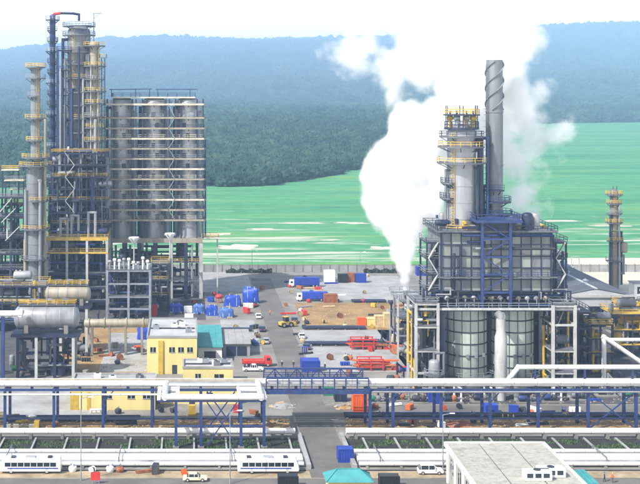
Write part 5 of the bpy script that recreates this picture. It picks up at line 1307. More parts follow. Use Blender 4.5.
def truck(name, label, X, Y, rz_, cabm, boxm, L=7.5, boxh=2.3, flat=False, cat='truck', group=None):
    root = thing(name, label, cat, (X, Y, .06), rz_, group); a = L/2; W = 2.4
    MB().box(-a, a-.1, -.45, .45, .55, .8).build('chassis', BLACK, root)
    prism(MB(), [(a-1.9,.5),(a,.5),(a,1.5),(a-.35,2.55),(a-1.9,2.6)], -W/2, W/2, .08).build('cab', cabm, root); bev([c for c in COL.objects if c.parent == root][-1], .12)
    prism(MB(), [(a-.03,1.5),(a-.36,2.4),(a-.4,2.4),(a-.08,1.5)], -W/2+.15, W/2-.15, .04).build('windscreen', GLASS, root, loc=(.045,0,0))
    for k in (-1, 1):
        MB().box(a-1.4, a-.55, k*(W/2-.06)-.03, k*(W/2-.06)+.04, 1.55, 2.25).build('window', GLASS, root)
        MB().box(a-.03, a+.03, k*.85-.2, k*.85+.2, .75, .95).build('headlight', CHROME, root)
        for x in (a-1.1, -a+1.0, -a+2.2): wheel_parts(root, x, k*(W/2-.2), .5, .34)
    if flat:
        b = MB().box(-a, a-2.0, -W/2, W/2, .85, 1.05).build('flatbed', boxm, root)
        for k in (-1, 1): MB().box(-a, a-2.0, k*W/2-.04, k*W/2+.04, 1.05, 1.6).build('side_board', boxm, b)
        for i in range(4): MB().tube((-a+.3, -.8+i*.5, 1.3), (a-2.2, -.8+i*.5, 1.3), .22, 8).build('carried_pipe', RED if i % 2 else RUST, b)
    else:
        b = MB().box(-a, a-2.0, -W/2, W/2, .85, .85+boxh).build('cargo_box', boxm, root)
        for i in range(8): MB().box(-a+.3+i*(L-2.6)/8, -a+.42+i*(L-2.6)/8, -W/2-.05, W/2+.05, .9, .85+boxh-.05).build('rib', boxm, b)
    return root
truck('flatbed_truck', 'red flatbed truck loaded with pipes left of the road', XA(257, YG(366)), YG(366), 0.05, RED, RED, 7.6, flat=True)
truck('box_truck', 'blue and white box truck near the far wall, back row', XA(304, YG(287)), YG(287), math.pi, CARW, BLUEC, 11, 2.6, group='works trucks on the far lot')
truck('box_truck', 'blue box truck parked in the front row of the far lot', XA(312, YG(301)), YG(301), math.pi, CARW, TARP, 10.5, 2.2, group='works trucks on the far lot')
def parked_row():
    spec = [(253,306,CARD,'first dark car from the wall on the left road side'),(258,318,CARW,'first white car from the wall on the left road side'),(263,331,CARD,'second dark car on the left road side'),(268,343,CARS,'silver car parked nearest the red truck'),
            (291,322,CARD,'first dark car from the wall on the right road side'),(297,338,CARW,'white car parked on the right road side'),(302,349,CARD,'dark car just behind the blue container on the right')]
    for px, py, m, lab in spec:
        Y = YG(py); x = XA(px, Y); x = RX0-1.5 if px < 275 else RX1+1.6
        car('roadside_car', lab, x, Y, math.pi/2, m, 'car', 'car', 'cars parked along the road')
parked_row()
def loader():
    X, Y = G(286, 327); root = thing('wheel_loader', 'yellow wheel loader working on the road', 'loader', (X, Y, .06), .5)
    prism(MB(), [(-2.2,.7),(.9,.7),(.9,1.5),(-.4,1.7),(-2.2,1.6)], -.9, .9, .05).build('body', YEQ, root)
    MB().box(-.7, .6, -.75, .75, 1.7, 3.0).build('cab', GLASS, root); MB().box(-.8, .7, -.85, .85, 3.0, 3.15).build('cab_roof', YEQ, root)
    for k in (-1, 1):
        MB().bar((.6, k*.7, 1.3), (2.6, k*.7, .9), .25, .35).build('lift_arm', YEQ, root)
        for x in (-1.4, 1.1): wheel_parts(root, x, k*1.0, .72, .5)
    prism(MB(), [(2.5,.3),(3.5,.25),(3.2,.7),(2.7,1.3),(2.4,1.2)], -1.3, 1.3).build('bucket', YEQ, root)
loader()

# ------------------------------------------------------------------ containers, tarpaulins, stores
def container(name, label, px, pyb, w, d, h, m, cat='container', group=None, rot=0, roofm=None):
    X, Y = G(px, pyb); root = thing(name, label, cat, (X, Y, .05), rot, group)
    MB().box(-w/2+.08, w/2-.08, .08, d-.08, .12, h-.08).build('wall', m, root)
    rib = MB().box(-.09, .09, -.07, 0, .2, h-.2).mesh('corrugation', m); n = max(4, int(w/.5))
    for i in range(n): link('corrugation', rib, root, (-w/2+.3+(w-.6)*i/(n-1), .08, 0))
    for x in (-w/2, w/2-.16):
        for y in (0, d-.16): MB().box(x, x+.16, y, y+.16, 0, h).build('corner_post', m, root)
    MB().box(-w/2+.1, w/2-.1, .1, d-.1, h-.075, h+.02).build('roof', roofm or m, root)
    for za, zb in ((0, .18), (h-.16, h)): MB().box(-w/2+.17, w/2-.17, -.02, .1, za, zb).build('edge_rail', m, root)
    return root
container('orange_cabin', 'bright orange site cabin under the blue rack right of the road', 360.5, 413, 3.2, 3.0, 4.0, ORANGE, 'cabin', roofm=ORANGE)
container('blue_container', 'blue container on the right road side above the bridge', 311, 372, 4.7, 4.2, 2.7, BLUEC)
container('blue_tank_box', 'blue box standing at the road mouth before the pipes', 346, 463, 3.0, 2.4, 2.6, BLUEC)
container('green_container', 'small green container behind the bridge right of the road', 329, 396, 2.6, 2.4, 2.0, GREENC)
container('dark_container', 'dark navy container left of the orange cabin', 341, 402, 2.8, 2.4, 2.3, NAVY)
container('black_skip', 'black steel box at bottom edge left of guard house', 288.5, 489, 3.6, 2, 2.2, BLACK)
container('black_skip', 'black steel box at bottom edge right of guard house', 390, 489, 3.6, 2, 2.2, BLACK)
container('white_container', 'white container first in the far row by the wall', 329.5, 282, 4.2, 2.6, 4.2, WPAINT, group='containers by the far wall')
container('black_container', 'black container second in the far row by the wall', 343, 283, 3.4, 2.6, 3.2, BLACK, group='containers by the far wall')
container('red_container', 'rust red container third in the far row by the wall', 351, 282.5, 2.6, 2.6, 3.4, RUST, group='containers by the far wall')
container('blue_container', 'blue container at the right end of the far row', 361, 283, 4.0, 2.6, 3.3, BLUEC, group='containers by the far wall')
container('red_container', 'brown red container between the blue trucks and the dark pipe run', 331, 303, 4.6, 2.6, 2.8, RUST)
container('blue_container', 'blue container at the wall right of the steam plume', 424, 276, 5.5, 3, 3.4, BLUEC)
container('blue_box', 'blue chest beside the pale drum behind the rack', 434, 404, 2.6, 2, 3.0, BLUEC)
container('blue_box', 'bright blue chest behind the rack before the silos', 492, 414, 2.8, 2, 1.9, TARP)
container('yellow_cabinet', 'yellow cabinet below the ladder-like pipe loop', 192, 416, 1.6, 1.2, 2.2, YEQ, 'cabinet')
container('yellow_cabinet', 'bright yellow cabinet at left end of the yellow storehouse', 76, 410, 2.6, 1.6, 4.0, YEQ, 'cabinet')
container('red_cabinet', 'red fire cabinet below the right end of the pipe loop', 236, 413, 1.2, 1, 1.7, RED, 'cabinet')
container('red_cabinet', 'red cabinet left of the blue tarpaulin stacks', 154, 316, 2.2, 1.6, 3.4, RED, 'cabinet')
container('tan_crate', 'large tan crate left of the vent frame', 391, 328, 4.0, 3, 4.2, WOODC, 'crate', 'tan crates'); container('tan_crate', 'middle tan crate in the row left of the vent frame', 380, 327, 2.8, 3, 3.2, WOODC, 'crate', 'tan crates')
container('tan_crate', 'small tan crate at left end of the row by the vent frame', 371, 326, 2.4, 2.4, 2.2, YWALL, 'crate', 'tan crates')
container('orange_crate', 'orange crate behind the red pipe stands', 362, 326, 2.6, 1.6, 2.4, ORANGE, 'crate')
def tarp(px, pyb, w, h, label, seed, m=TARP):
    X, Y = G(px, pyb); root = thing('tarpaulin_stack', label, 'covered stack', (X, Y, .05), 0, 'blue tarpaulin stacks left of the road')
    N = 16; M_ = 9; vs_ = []; d = w*.75
    for j in range(M_+1):
        t = j/M_
        for i in range(N):
            a = 2*math.pi*i/N; c, s = math.cos(a), math.sin(a); q = max(abs(c), abs(s)); k = (1/q)**.55
            rr = (1-t**3*.45) if j < M_ else 0.02
            nn = noise.noise(Vector((c*1.4+seed, s*1.4, t*2)))*.22
            zz = h*(math.sin(t*math.pi/2)**.8)*(1+.25*noise.noise(Vector((c*2, s*2+seed, 5))))
            fold = .05*math.sin(a*11+seed)*(1-t)
            vs_.append((w/2*c*k*rr*(1+nn+fold), d/2*s*k*rr*(1+nn+fold)+d/2, zz))
    fs_ = [(j*N+i, j*N+(i+1) % N, (j+1)*N+(i+1) % N, (j+1)*N+i) for j in range(M_) for i in range(N)]
    MB().add(vs_, fs_).build('tarpaulin', m, root, True)
    p = MB()
    MB().box(-w*.42, w*.42, .15, d-.15, 0, .3).build('pallet', WOODC, root)
    for k in (-.2, .22): 
        pts = [(w*k, -.05, .2), (w*k, d*.1, h*.85), (w*k, d*.5, h*1.12), (w*k, d*.9, h*.85)]
        MB().path(pts, .05, 5).build('lashing', WPAINT, root)
for i, (px, py, w, h, lab) in enumerate([(176,313,4.6,2.6,'blue tarpaulin stack farthest from the road'),(199,314,4.0,2.7,'second blue tarpaulin stack counted towards the road'),(212,316,3.8,3.0,'third blue tarpaulin stack, middle of the row'),(226,318,4.6,2.8,'fourth blue tarpaulin stack, low and wide'),
        (233,307,5.4,3.4,'fifth blue tarpaulin stack, behind the low wide one'),(251,304,5.6,4.8,'tallest blue tarpaulin stack right at the road side')]): tarp(px, py, w, h, lab, i+1, TARP2 if i in (1, 3) else TARP)
tarp(144, 340, 4.2, 3.4, 'single blue tarpaulin stack left of the tall yellow building', 9)
container('white_chest', 'white chest between the first two blue tarpaulin stacks', 188, 313, 2.6, 1.6, 2.0, WPAINT, 'chest')
def red_tank():
    X, Y = G(219, 303); root = thing('red_ball_tank', 'small round red tank behind the blue tarpaulins', 'tank', (X, Y, 0)); 
    MB().hdrum((0,0,2.2), .3, 1.25, 'z', 16).build('shell', RED, root, True)
    for a in range(4): MB().bar((1.0*math.cos(a*1.57), 1.0*math.sin(a*1.57), 0), (.9*math.cos(a*1.57), .9*math.sin(a*1.57), 1.8), .16).build('leg', RED, root)
    MB().tube((0,0,3.4), (0,0,4.0), .2, 8).build('valve', DARK, root)
red_tank()
def pipe_stand(px, pyb, w, label, seed):
    X, Y = G(px, pyb); root = thing('pipe_stand', label, 'pipe stand', (X, Y, .05), 0, 'red pipe stands on the concrete lots'); d = 3.0; h = 2.9
    for x in (-w/2, 0, w/2):
        for y in (0, d): MB().box(x-.14, x+.14, y-.14, y+.14, 0, h).build('post', RED, root)
    for z in (.9, 1.9, h):
        for y in (0, d): MB().box(-w/2-.2, w/2+.2, y-.12, y+.12, z-.12, z+.12).build('rail', RED, root)
    rnd = random.Random(seed)
    for i in range(9):
        z = [1.2, 2.2][i % 2]; y = .3+.3*i; MB().tube((-w/2-rnd.uniform(0,1.5), y, z), (w/2+rnd.uniform(0,5), y, z), .2, 8).build('stored_pipe', rnd.choice([RUST, RED, ORANGE, DARK]), root)
    for i in range(5):
        x = w/2+1.5+i*1.9; MB().box(x-.7, x+.7, .4, 2.2, 0, rnd.uniform(.6, 1.3)).build('pallet_load', rnd.choice([RED, ORANGE, RUST]), root)
pipe_stand(363, 350, 6.0, 'red steel pipe stand on upper lot right of the road', 1)
pipe_stand(371, 371, 6.2, 'red steel pipe stand on lower lot right of the road', 2)
def pipe_run(label, pxa, pxb, py, seed):  # dark pipes added in place of shaded channels and dark ground bands
    X0, Y = G(pxa, py); X1, _ = G(pxb, py); root = thing('dark_band_pipes', label, 'pipes', ((X0+X1)/2, Y, 0), 0, 'dark bands of ground pipes'); hx = (X1-X0)/2
    for i in range(4): MB().tube((-hx, i*.75, .65), (hx, i*.75, .65), .3, 8).build('pipe', [NAVY, DARK, DARK, BLUE][i], root, True)
    x = -hx+.5
    while x < hx: MB().box(x-.2, x+.2, -.4, 2.7, 0, .36).build('sleeper', CONC, root); x += 4
for i, (a, b, py, lab) in enumerate([(352,386,303,'short dark band of added pipes along the far lot edge'),(303,366,330,'dark band of added pipes below the earth strip'),(305,400,346,'dark band of added pipes between the two pipe stands'),(213,252,332,'dark ground pipes before the pale grey shed roof'),(208,262,271.5,'dark ground pipes at the far end of the road'),(0,140,422,'dark band of added pipes behind the left rack columns'),(345,640,419,'dark ground pipes behind the right rack columns')]):
    pipe_run(lab, a, b, py, i)
def signboard():
    X, Y = G(95.5, 484); root = thing('red_board', 'red notice board standing on the foreground verge', 'sign', (X, Y, 0))
    MB().box(-.85, .85, -.04, .04, .7, 2.2).build('board', RED, root)
    for x in (-.6, .6): MB().box(x-.06, x+.06, .045, .12, 0, 2.2).build('post', GALV, root)
signboard()
def lamp_post(px, pyb, h, label):
    X, Y = G(px, pyb); root = thing('lamp_post', label, 'lamp post', (X, Y, 0), 0, 'lamp posts')
    MB().tube((0,0,0), (0,0,h), .12, 8, .07).build('pole', GALV, root, True); MB().bar((0,0,h), (1.6,0,h+.3), .1).build('arm', GALV, root); MB().box(1.3, 2.2, -.18, .18, h+.22, h+.36).build('lamp_head', WPAINT, root)
for px, py, h, lab in [(81,481,15,'lamp post on the left foreground verge'),(230,484,13,'lamp post on the verge before the right coach'),(360,276,9,'lamp post by the wall near the container row'),(252,275,9,'lamp post at the far end of the road'),(443,468,10,'lamp post beside the near hall corner')]:
    lamp_post(px, py, h, lab)

def heap(px, py, w, h, label, m, seed):
    X, Y = G(px, py); root = thing('debris_heap', label, 'heap', (X, Y, .05)); rnd = random.Random(seed); vs_ = []; N = 18; K = 6
    for j in range(K+1):
        t = j/K
        for i in range(N):
            a = 2*math.pi*i/N; q = 1-t; nn = 1+.35*noise.noise(Vector((math.cos(a)*1.5+seed, math.sin(a)*1.5, t*2)))
            vs_.append((w/2*math.cos(a)*q*nn, w*.35*math.sin(a)*q*nn, h*(t**.8)*(1+.3*noise.noise(Vector((a, t*3, seed))))))
    MB().add(vs_, [(j*N+i, j*N+(i+1) % N, (j+1)*N+(i+1) % N, (j+1)*N+i) for j in range(K) for i in range(N)]).build('mound', m, root)
    for i in range(14):
        x, y = rnd.uniform(-w*.5, w*.5), rnd.uniform(-w*.3, w*.3); q = rnd.uniform(.2, .55); z = max(0, h*(1-math.hypot(x/(w/2), y/(w*.35))))
        MB().bar((x-q, y, z), (x+q, y+rnd.uniform(-.4,.4), z+rnd.uniform(-.1,.4)), q*.8, q*.6).build('lump', [CONCW, WOODC, ROOFW][i % 3], root)
heap(283, 407, 5.5, 1.1, 'pale debris heap left of the road below the bridge', CONCW, 1)
heap(272, 424, 4.5, .8, 'tan earth heap left of the road at the rack foot', EARTH, 2)
heap(345, 408, 4.0, .8, 'yellowish earth heap right of the road at the kerb', EARTH, 3)
heap(455, 425, 7.0, 1.0, 'red brown earth heap behind the rack before the left silo', RUST, 4)
for i, (px, py) in enumerate([(8,428),(16,428),(24,428),(32,428)]):
    X, Y = G(px, py); root = thing('concrete_block', 'pale concrete block, %s of the four in a row at left edge' % ['first','second','third','last'][i], 'block', (X, Y, .05), .1*i, 'concrete blocks behind the left rack')
    MB().box(-.6, .6, -.4, .4, 0, .75).build('block', ROOFW, root); MB().bar((-.2, 0, .72), (.2, 0, .95), .06).build('lifting_eye', DARK, root)
def cable_drum(px, py, label, m):
    X, Y = G(px, py); root = thing('cable_drum', label, 'cable drum', (X, Y, .05), .4, 'cable drums')
    for k in (-.5, .5): MB().tube((0, k-.05, .8), (0, k+.05, .8), .8, 18).build('flange', WOODC if m is NAVY else RUST, root)
    MB().tube((0, -.44, .8), (0, .44, .8), .55, 18).build('cable', m, root)
for px, py, lab, m in [(262,290,'cable drum left of the far road end',DARK),(300,316,'cable drum on the earth strip right of the road',NAVY),(340,318,'cable drum on the earth strip near the tan crates',DARK),(236,330,'cable drum before the grey shed',NAVY),(120,360,'cable drum on the pale lot left of the yellow building',DARK),(330,360,'cable drum on the lower lot beside the red stand',DARK)]:
    cable_drum(px, py, lab, m)
def barrel_pallet(px, py, label, m):
    X, Y = G(px, py); root = thing('barrel_pallet', label, 'barrels', (X, Y, .05), 0, 'pallets of barrels')
    MB().box(-1.3, 1.3, -.7, .7, 0, .15).build('pallet', WOODC, root)
    for i in range(4):
        for j in range(2): MB().lathe([(.01,.16),(.29,.16),(.29,.45),(.31,.47),(.29,.5),(.29,.75),(.31,.77),(.29,.8),(.29,1.05),(.01,1.05)], 12, (-.95+.63*i, -.33+.66*j)).build('barrel', m, root, True)
for px, py, lab, m in [(98,352,'pallet of rusty barrels on the earth yard',RUST),(86,362,'pallet of dark barrels near the polished drum legs',DARK),(345,366,'pallet of blue barrels on the lower lot',BLUEC),(318,290,'pallet of red barrels between the two truck rows',RED),(405,372,'pallet of blue barrels left of the white access frame',BLUEC),(520,412,'pallet of dark barrels on the service road before the right silo',DARK),(575,412,'pallet of white barrels on the service road, right',WPAINT)]:
    barrel_pallet(px, py, lab, m)

CLUT = [(RED,), (BLUEC,), (WPAINT,), (WOODC,), (RUST,), (DARK,), (YEQ,)]
FADED = mat('faded_blue_paint', (0.05, 0.12, 0.34), 0.7, 0, .3, .8, grime=.3)
def clutter(zone, a, b, c, d, n, seed, mats):
    rnd = random.Random(seed); put = 0; items = []
    while len(items) < n:
        px = rnd.uniform(a, b); X, Y = G(px, rnd.uniform(c, d))
        if RX0-.6 < X < RX1+.6: continue
        items.append((px, X, Y, rnd.choice(['crate', 'pipes', 'sack', 'reel']), rnd.choice(mats), rnd.uniform(0, 3.1)))
    items.sort(key=lambda t: t[0])
    ORD = ['first', 'second', 'third', 'fourth', 'fifth', 'sixth', 'seventh', 'eighth', 'ninth', 'tenth']
    CW = {'red_paint': 'red', 'blue_container_paint': 'deep blue', 'faded_blue_paint': 'faded blue', 'white_paint': 'white', 'pale_crate_wood': 'tan', 'rusty_steel': 'rusty', 'dark_equipment': 'black',
          'navy_steel': 'navy', 'yellow_equipment': 'yellow', 'pale_concrete': 'pale grey', 'blue_tarpaulin': 'bright blue', 'orange_paint': 'orange'}
    seen = {}
    for (px, X, Y, kind, m, r) in items: seen.setdefault((kind, m.name), []).append(px)
    for (px, X, Y, kind, m, r) in items:
        put += 1; row = seen[(kind, m.name)]; cw = CW[m.name]
        tail = '' if len(row) == 1 else ', %s of %d from left' % (ORD[row.index(px)], len(row))
        if kind == 'crate':
            w, h = rnd.uniform(.7, 1.6), rnd.uniform(.6, 1.7); root = thing('small_crate', cw + ' slatted crate ' + zone + tail, 'crate', (X, Y, .06), r, 'small crates ' + zone)
            MB().box(-w, w, -.5, .5, .1, h).build('case', m, root)
            for x in (-w*.8, 0, w*.8): MB().box(x-.08, x+.08, -.56, -.505, 0, h+.02).build('batten', WOODC, root)
            MB().box(-w-.04, w+.04, -.55, .55, h+.003, h+.08).build('lid', m, root)
        elif kind == 'pipes':
            L = rnd.uniform(2.5, 5); root = thing('pipe_bundle', 'bundle of loose ' + cw + ' pipes ' + zone + tail, 'pipes', (X, Y, .06), r*.2, 'loose pipe bundles ' + zone)
            for i in range(5): MB().tube((-L/2+rnd.uniform(-.3,.3), -.5+.27*i if i < 3 else -.36+.27*(i-3), .16 if i < 3 else .4), (L/2, -.5+.27*i if i < 3 else -.36+.27*(i-3), .16 if i < 3 else .4), .13, 8).build('pipe', m, root, True)
        elif kind == 'sack':
            root = thing('bulk_sack', cw + ' bulk sack ' + zone + tail, 'sack', (X, Y, .06), r, 'bulk sacks ' + zone)
            vs_ = []
            for j in range(6):
                t = j/5
                for i in range(10):
                    q = 2*math.pi*i/10; k = (.62+.16*math.sin(t*3.1))*(1+.15*noise.noise(Vector((math.cos(q)*2+seed, math.sin(q)*2+put, t*3))))*(1 if j < 5 else .35)
                    vs_.append((k*math.cos(q), k*math.sin(q), 1.15*t))
            MB().add(vs_, [(j*10+i, j*10+(i+1) % 10, j*10+10+(i+1) % 10, j*10+10+i) for j in range(5) for i in range(10)] + [tuple(range(50, 60))]).build('bag', m, root, True)
            for k in (-.4, .4): MB().path([(k, -.2, 1.0), (k, 0, 1.45), (k, .2, 1.0)], .05, 5).build('strap', FADED, root)
        else:
            root = thing('hose_reel', cw + ' hose reel ' + zone + tail, 'hose reel', (X, Y, .06), r, 'hose reels ' + zone)
            for k in (-.35, .35): MB().tube((0, k-.04, .6), (0, k+.04, .6), .58, 14).build('flange', m, root)
            MB().tube((0, -.31, .6), (0, .31, .6), .4, 14).build('hose', DARK, root)
ALLM = [RED, BLUEC, FADED, WPAINT, WOODC, RUST, DARK, NAVY, YEQ, CONCW]
clutter('along left road side', 244, 270, 296, 350, 16, 1, ALLM)
clutter('along right road side', 285, 306, 305, 356, 14, 2, ALLM)
clutter('by the blue tarpaulins', 158, 250, 294, 322, 18, 3, [BLUEC, FADED, WPAINT, TARP, RED, DARK])
clutter('among far containers and trucks', 284, 372, 276, 304, 18, 4, ALLM)
clutter('on earth strip by crates', 305, 402, 306, 329, 16, 5, [WOODC, RUST, YEQ, DARK, CONCW])
clutter('by the red pipe stands', 340, 410, 337, 376, 18, 6, [RED, RUST, ORANGE, DARK, WOODC])
clutter('on earth under polished drum', 62, 145, 332, 374, 16, 7, [RUST, ORANGE, DARK, WOODC, CONCW])
clutter('behind right rack half', 372, 640, 398, 428, 30, 8, [RUST, DARK, NAVY, WPAINT, WOODC, ORANGE, BLUEC])
clutter('behind left rack half', 0, 280, 412, 429, 18, 9, [RUST, DARK, WOODC, WPAINT, YEQ])
clutter('on foreground verge', 72, 218, 471, 476, 7, 10, [RUST, DARK, WPAINT, ORANGE])

# ------------------------------------------------------------------ people
def person(px, py, label, shirt, trousers, helmet, face=0.0, walk=.25, group='site workers'):
    X, Y = G(px, py); root = thing('person', label, 'person', (X, Y, .07), face, group)
    J = [(0,0,.95),(0,0,1.15),(0,0,1.38),(0,0,1.50),(0,.01,1.58),(0,.02,1.70),
         (-.19,0,1.40),(-.26,-.06*walk*4,1.14),(-.25,-.16*walk*4,.92),(-.25,-.19*walk*4,.83),
         (.19,0,1.40),(.26,.05*walk*4,1.14),(.25,.02*walk*4,.90),(.25,.0,.81),
         (-.1,0,.90),(-.11,walk*.5,.50),(-.11,walk*.6,.09),(-.11,walk*.6+.15,.04),
         (.1,0,.90),(.11,-walk*.3,.49),(.11,-walk*.95,.10),(.11,-walk*.95+.15,.04)]
    E = [(0,1),(1,2),(2,3),(3,4),(4,5),(2,6),(6,7),(7,8),(8,9),(2,10),(10,11),(11,12),(12,13),(0,14),(14,15),(15,16),(16,17),(0,18),(18,19),(19,20),(20,21)]
    Rr = [.16,.155,.17,.07,.085,.09,.075,.055,.042,.045,.075,.055,.042,.045,.1,.075,.055,.05,.1,.075,.055,.05]
    me = bpy.data.meshes.new('body'); me.from_pydata(J, E, []); me.update()
    o = link('body', me, root)
    sk = o.modifiers.new('skin', 'SKIN'); 
    if not me.skin_vertices:
        bm = bmesh.new(); bm.from_mesh(me); bm.verts.layers.skin.verify(); bm.to_mesh(me); bm.free()
    for i, v in enumerate(me.skin_vertices[0].data): v.radius = (Rr[i], Rr[i]*.8); v.use_root = (i == 0)
    ss = o.modifiers.new('sub', 'SUBSURF'); ss.levels = 1; ss.render_levels = 2
    m = bpy.data.materials.new('work_clothes'); m.use_nodes = True; n = m.node_tree.nodes; l = m.node_tree.links
    tc = n.new('ShaderNodeTexCoord'); sx = n.new('ShaderNodeSeparateXYZ'); l.new(tc.outputs['Object'], sx.inputs[0])
    mr = n.new('ShaderNodeMath'); mr.operation = 'DIVIDE'; mr.inputs[1].default_value = 2.0; l.new(sx.outputs['Z'], mr.inputs[0])
    rp = n.new('ShaderNodeValToRGB'); rp.color_ramp.interpolation = 'CONSTANT'; e = rp.color_ramp.elements
    e[0].position = 0; e[0].color = (.02,.02,.02,1); e[1].position = .06; e[1].color = (*trousers, 1)
    q = e.new(.475); q.color = (*shirt, 1); q = e.new(.745); q.color = (.36,.19,.11,1)
    l.new(mr.outputs[0], rp.inputs[0]); l.new(rp.outputs[0], n['Principled BSDF'].inputs['Base Color']); n['Principled BSDF'].inputs['Roughness'].default_value = .85
    me.materials.append(m)
    hm = mat('helmet_' + helmet, {'yellow': (.75,.5,.03), 'white': (.8,.8,.8), 'blue': (.03,.08,.4)}[helmet], .4, 0, .05)
    h = MB().lathe([(.155,1.70),(.15,1.71),(.125,1.72),(.12,1.78),(.08,1.84),(.001,1.86)], 14, (0,.02)).build('helmet', hm, root, True)
    MB().box(-.03, .03, .1, .145, 1.64, 1.67).build('nose', SKIN, o)
person(604.5, 482, 'worker in dark navy overalls by the teal canopy', (.02,.03,.08), (.02,.03,.07), 'blue', 1.2, .2)
person(612.5, 483, 'worker in orange jacket by the teal canopy', (.75,.14,.03), (.10,.10,.12), 'yellow', -1.0, .15)
person(282, 368, 'worker in black walking on the road, left of a pair', (.02,.02,.025), (.02,.02,.03), 'white', 0.3, .28)
person(293.5, 368, 'worker in black walking on the road, right of a pair', (.025,.02,.02), (.03,.03,.03), 'yellow', -0.2, .25)
person(325, 370, 'worker in dark clothes right of the blue container', (.03,.04,.05), (.02,.02,.03), 'white', 2.4, .1)
person(270, 316, 'worker in orange vest on the road near the blue tarpaulins', (.7,.15,.03), (.04,.05,.09), 'yellow', 3.0, .25)

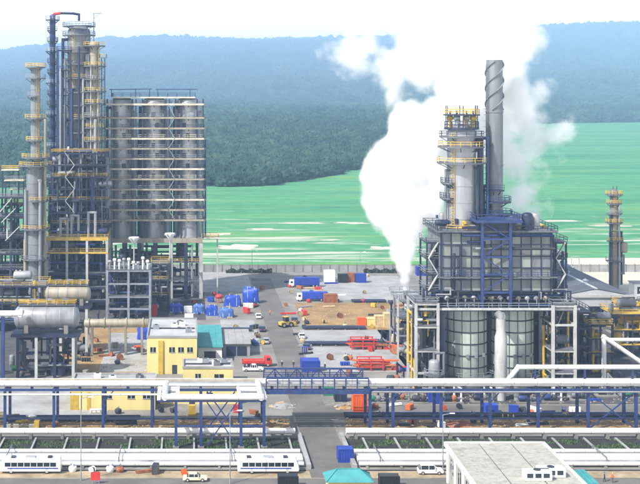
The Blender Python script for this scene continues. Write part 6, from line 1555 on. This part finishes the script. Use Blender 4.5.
# ------------------------------------------------------------------ steam plume and haze
def steam():
    Yv = YG(350); s0 = Yv/F
    # px, py, radius in px, depth offset m, weight
    B = [(405,289,4,0,1.2),(405,280,7,0,1.2),(404,268,11,1,1.2),(403,252,16,3,1.2),(403,234,22,6,1.2),(398,212,33,9,1.2),(392,188,36,12,1.2),(396,162,36,15,1.2),(384,172,26,12,1.2),(384,205,24,12,1.2),(410,125,28,20,1.0),(414,143,31,18,1.2),(428,178,30,16,1.1),(424,208,24,12,1.1),
         (440,122,30,22,1.1),(432,150,28,22,1.1),(462,100,34,30,1.1),(478,72,36,38,1.0),(500,60,34,44,.9),(470,140,40,36,.9),(500,110,34,44,.8),(505,150,32,42,.42),(528,118,28,46,.40),(548,138,30,50,.36),(525,165,32,46,.36),(515,195,28,44,.32),(562,128,22,52,.28),(530,205,24,46,.26),(535,90,24,46,.34),
         (440,66,36,40,.62),(400,70,34,42,.36),(365,58,34,44,.32),(415,45,36,46,.5),(470,38,40,50,.8),(520,40,34,52,.55),(340,48,26,46,.26),(395,95,20,40,.22),(505,85,26,46,.8)]
    W = [(XA(px, Yv+dy), Yv+dy, ZA(py, Yv+dy), r*(Yv+dy)/F, w) for px, py, r, dy, w in B]
    bm = bmesh.new()
    for x, y, z, r, w in W:
        g = bmesh.ops.create_icosphere(bm, subdivisions=3, radius=r*1.02)
        bmesh.ops.translate(bm, verts=g['verts'], vec=(x, y, z))
    me = bpy.data.meshes.new('steam_plume'); bm.to_mesh(me); bm.free()
    o = link('steam_plume', me); tag(o, 'huge white steam plume billowing up from the short vent behind the boiler house', 'steam')
    stuff(o)
    rm = o.modifiers.new('remesh', 'REMESH'); rm.mode = 'VOXEL'; rm.voxel_size = 0.9
    m = bpy.data.materials.new('steam'); m.use_nodes = True; n = m.node_tree.nodes; l = m.node_tree.links
    n.remove(n['Principled BSDF']); out = n['Material Output']
    geo = n.new('ShaderNodeNewGeometry')
    # turbulent offset of the sample position gives cauliflower edges
    nz = n.new('ShaderNodeTexNoise'); nz.inputs['Scale'].default_value = 0.11; nz.inputs['Detail'].default_value = 5; nz.inputs['Roughness'].default_value = 0.62
    l.new(geo.outputs['Position'], nz.inputs['Vector'])
    acc = None
    for x, y, z, r, w in W:
        d = n.new('ShaderNodeVectorMath'); d.operation = 'DISTANCE'; l.new(geo.outputs['Position'], d.inputs[0]); d.inputs[1].default_value = (x, y, z)
        mr = n.new('ShaderNodeMapRange'); mr.clamp = True; mr.inputs['From Min'].default_value = r; mr.inputs['From Max'].default_value = r*0.25
        mr.inputs['To Min'].default_value = 0; mr.inputs['To Max'].default_value = w; l.new(d.outputs['Value'], mr.inputs['Value'])
        if acc is None: acc = mr.outputs[0]
        else:
            a = n.new('ShaderNodeMath'); a.operation = 'MAXIMUM' if False else 'ADD'; l.new(acc, a.inputs[0]); l.new(mr.outputs[0], a.inputs[1]); acc = a.outputs[0]
    cl = n.new('ShaderNodeMath'); cl.operation = 'MINIMUM'; cl.inputs[1].default_value = 1.4; l.new(acc, cl.inputs[0])
    nm = n.new('ShaderNodeMapRange'); nm.inputs['From Min'].default_value = 0.3; nm.inputs['From Max'].default_value = 0.7; nm.inputs['To Min'].default_value = -0.42; nm.inputs['To Max'].default_value = 0.30; nm.clamp = False
    l.new(nz.outputs[0], nm.inputs['Value'])
    ad = n.new('ShaderNodeMath'); ad.operation = 'ADD'; l.new(cl.outputs[0], ad.inputs[0]); l.new(nm.outputs[0], ad.inputs[1])
    sh = n.new('ShaderNodeMapRange'); sh.inputs['From Min'].default_value = 0.10; sh.inputs['From Max'].default_value = 0.85; sh.inputs['To Min'].default_value = 0; sh.inputs['To Max'].default_value = 1; l.new(ad.outputs[0], sh.inputs['Value'])
    pw_ = n.new('ShaderNodeMath'); pw_.operation = 'POWER'; pw_.inputs[1].default_value = 1.6; l.new(sh.outputs[0], pw_.inputs[0])
    mu = n.new('ShaderNodeMath'); mu.operation = 'MULTIPLY'; mu.inputs[1].default_value = 0.9; l.new(pw_.outputs[0], mu.inputs[0])
    pv = n.new('ShaderNodeVolumePrincipled'); pv.inputs['Color'].default_value = (.995, .995, .995, 1); pv.inputs['Anisotropy'].default_value = 0.0
    l.new(mu.outputs[0], pv.inputs['Density']); l.new(pv.outputs[0], out.inputs['Volume'])
    me.materials.append(m)
    return o
steam()
def haze():
    o = MB().box(-6500, 9300, -170, 13100, -1.5, 640).build('haze', mat('placeholder', (.5,.5,.5)))
    stuff(o); o['label'] = 'thin blue humid haze over plant, fields and hills'; o['category'] = 'haze'
    m = bpy.data.materials.new('haze'); m.use_nodes = True; n = m.node_tree.nodes; l = m.node_tree.links
    n.remove(n['Principled BSDF']); pv = n.new('ShaderNodeVolumePrincipled'); pv.inputs['Color'].default_value = (0.46, 0.69, 1.0, 1)
    pv.inputs['Density'].default_value = 0.00017; pv.inputs['Anisotropy'].default_value = 0.0
    l.new(pv.outputs[0], n['Material Output'].inputs['Volume'])
    o.data.materials.clear(); o.data.materials.append(m)
haze()
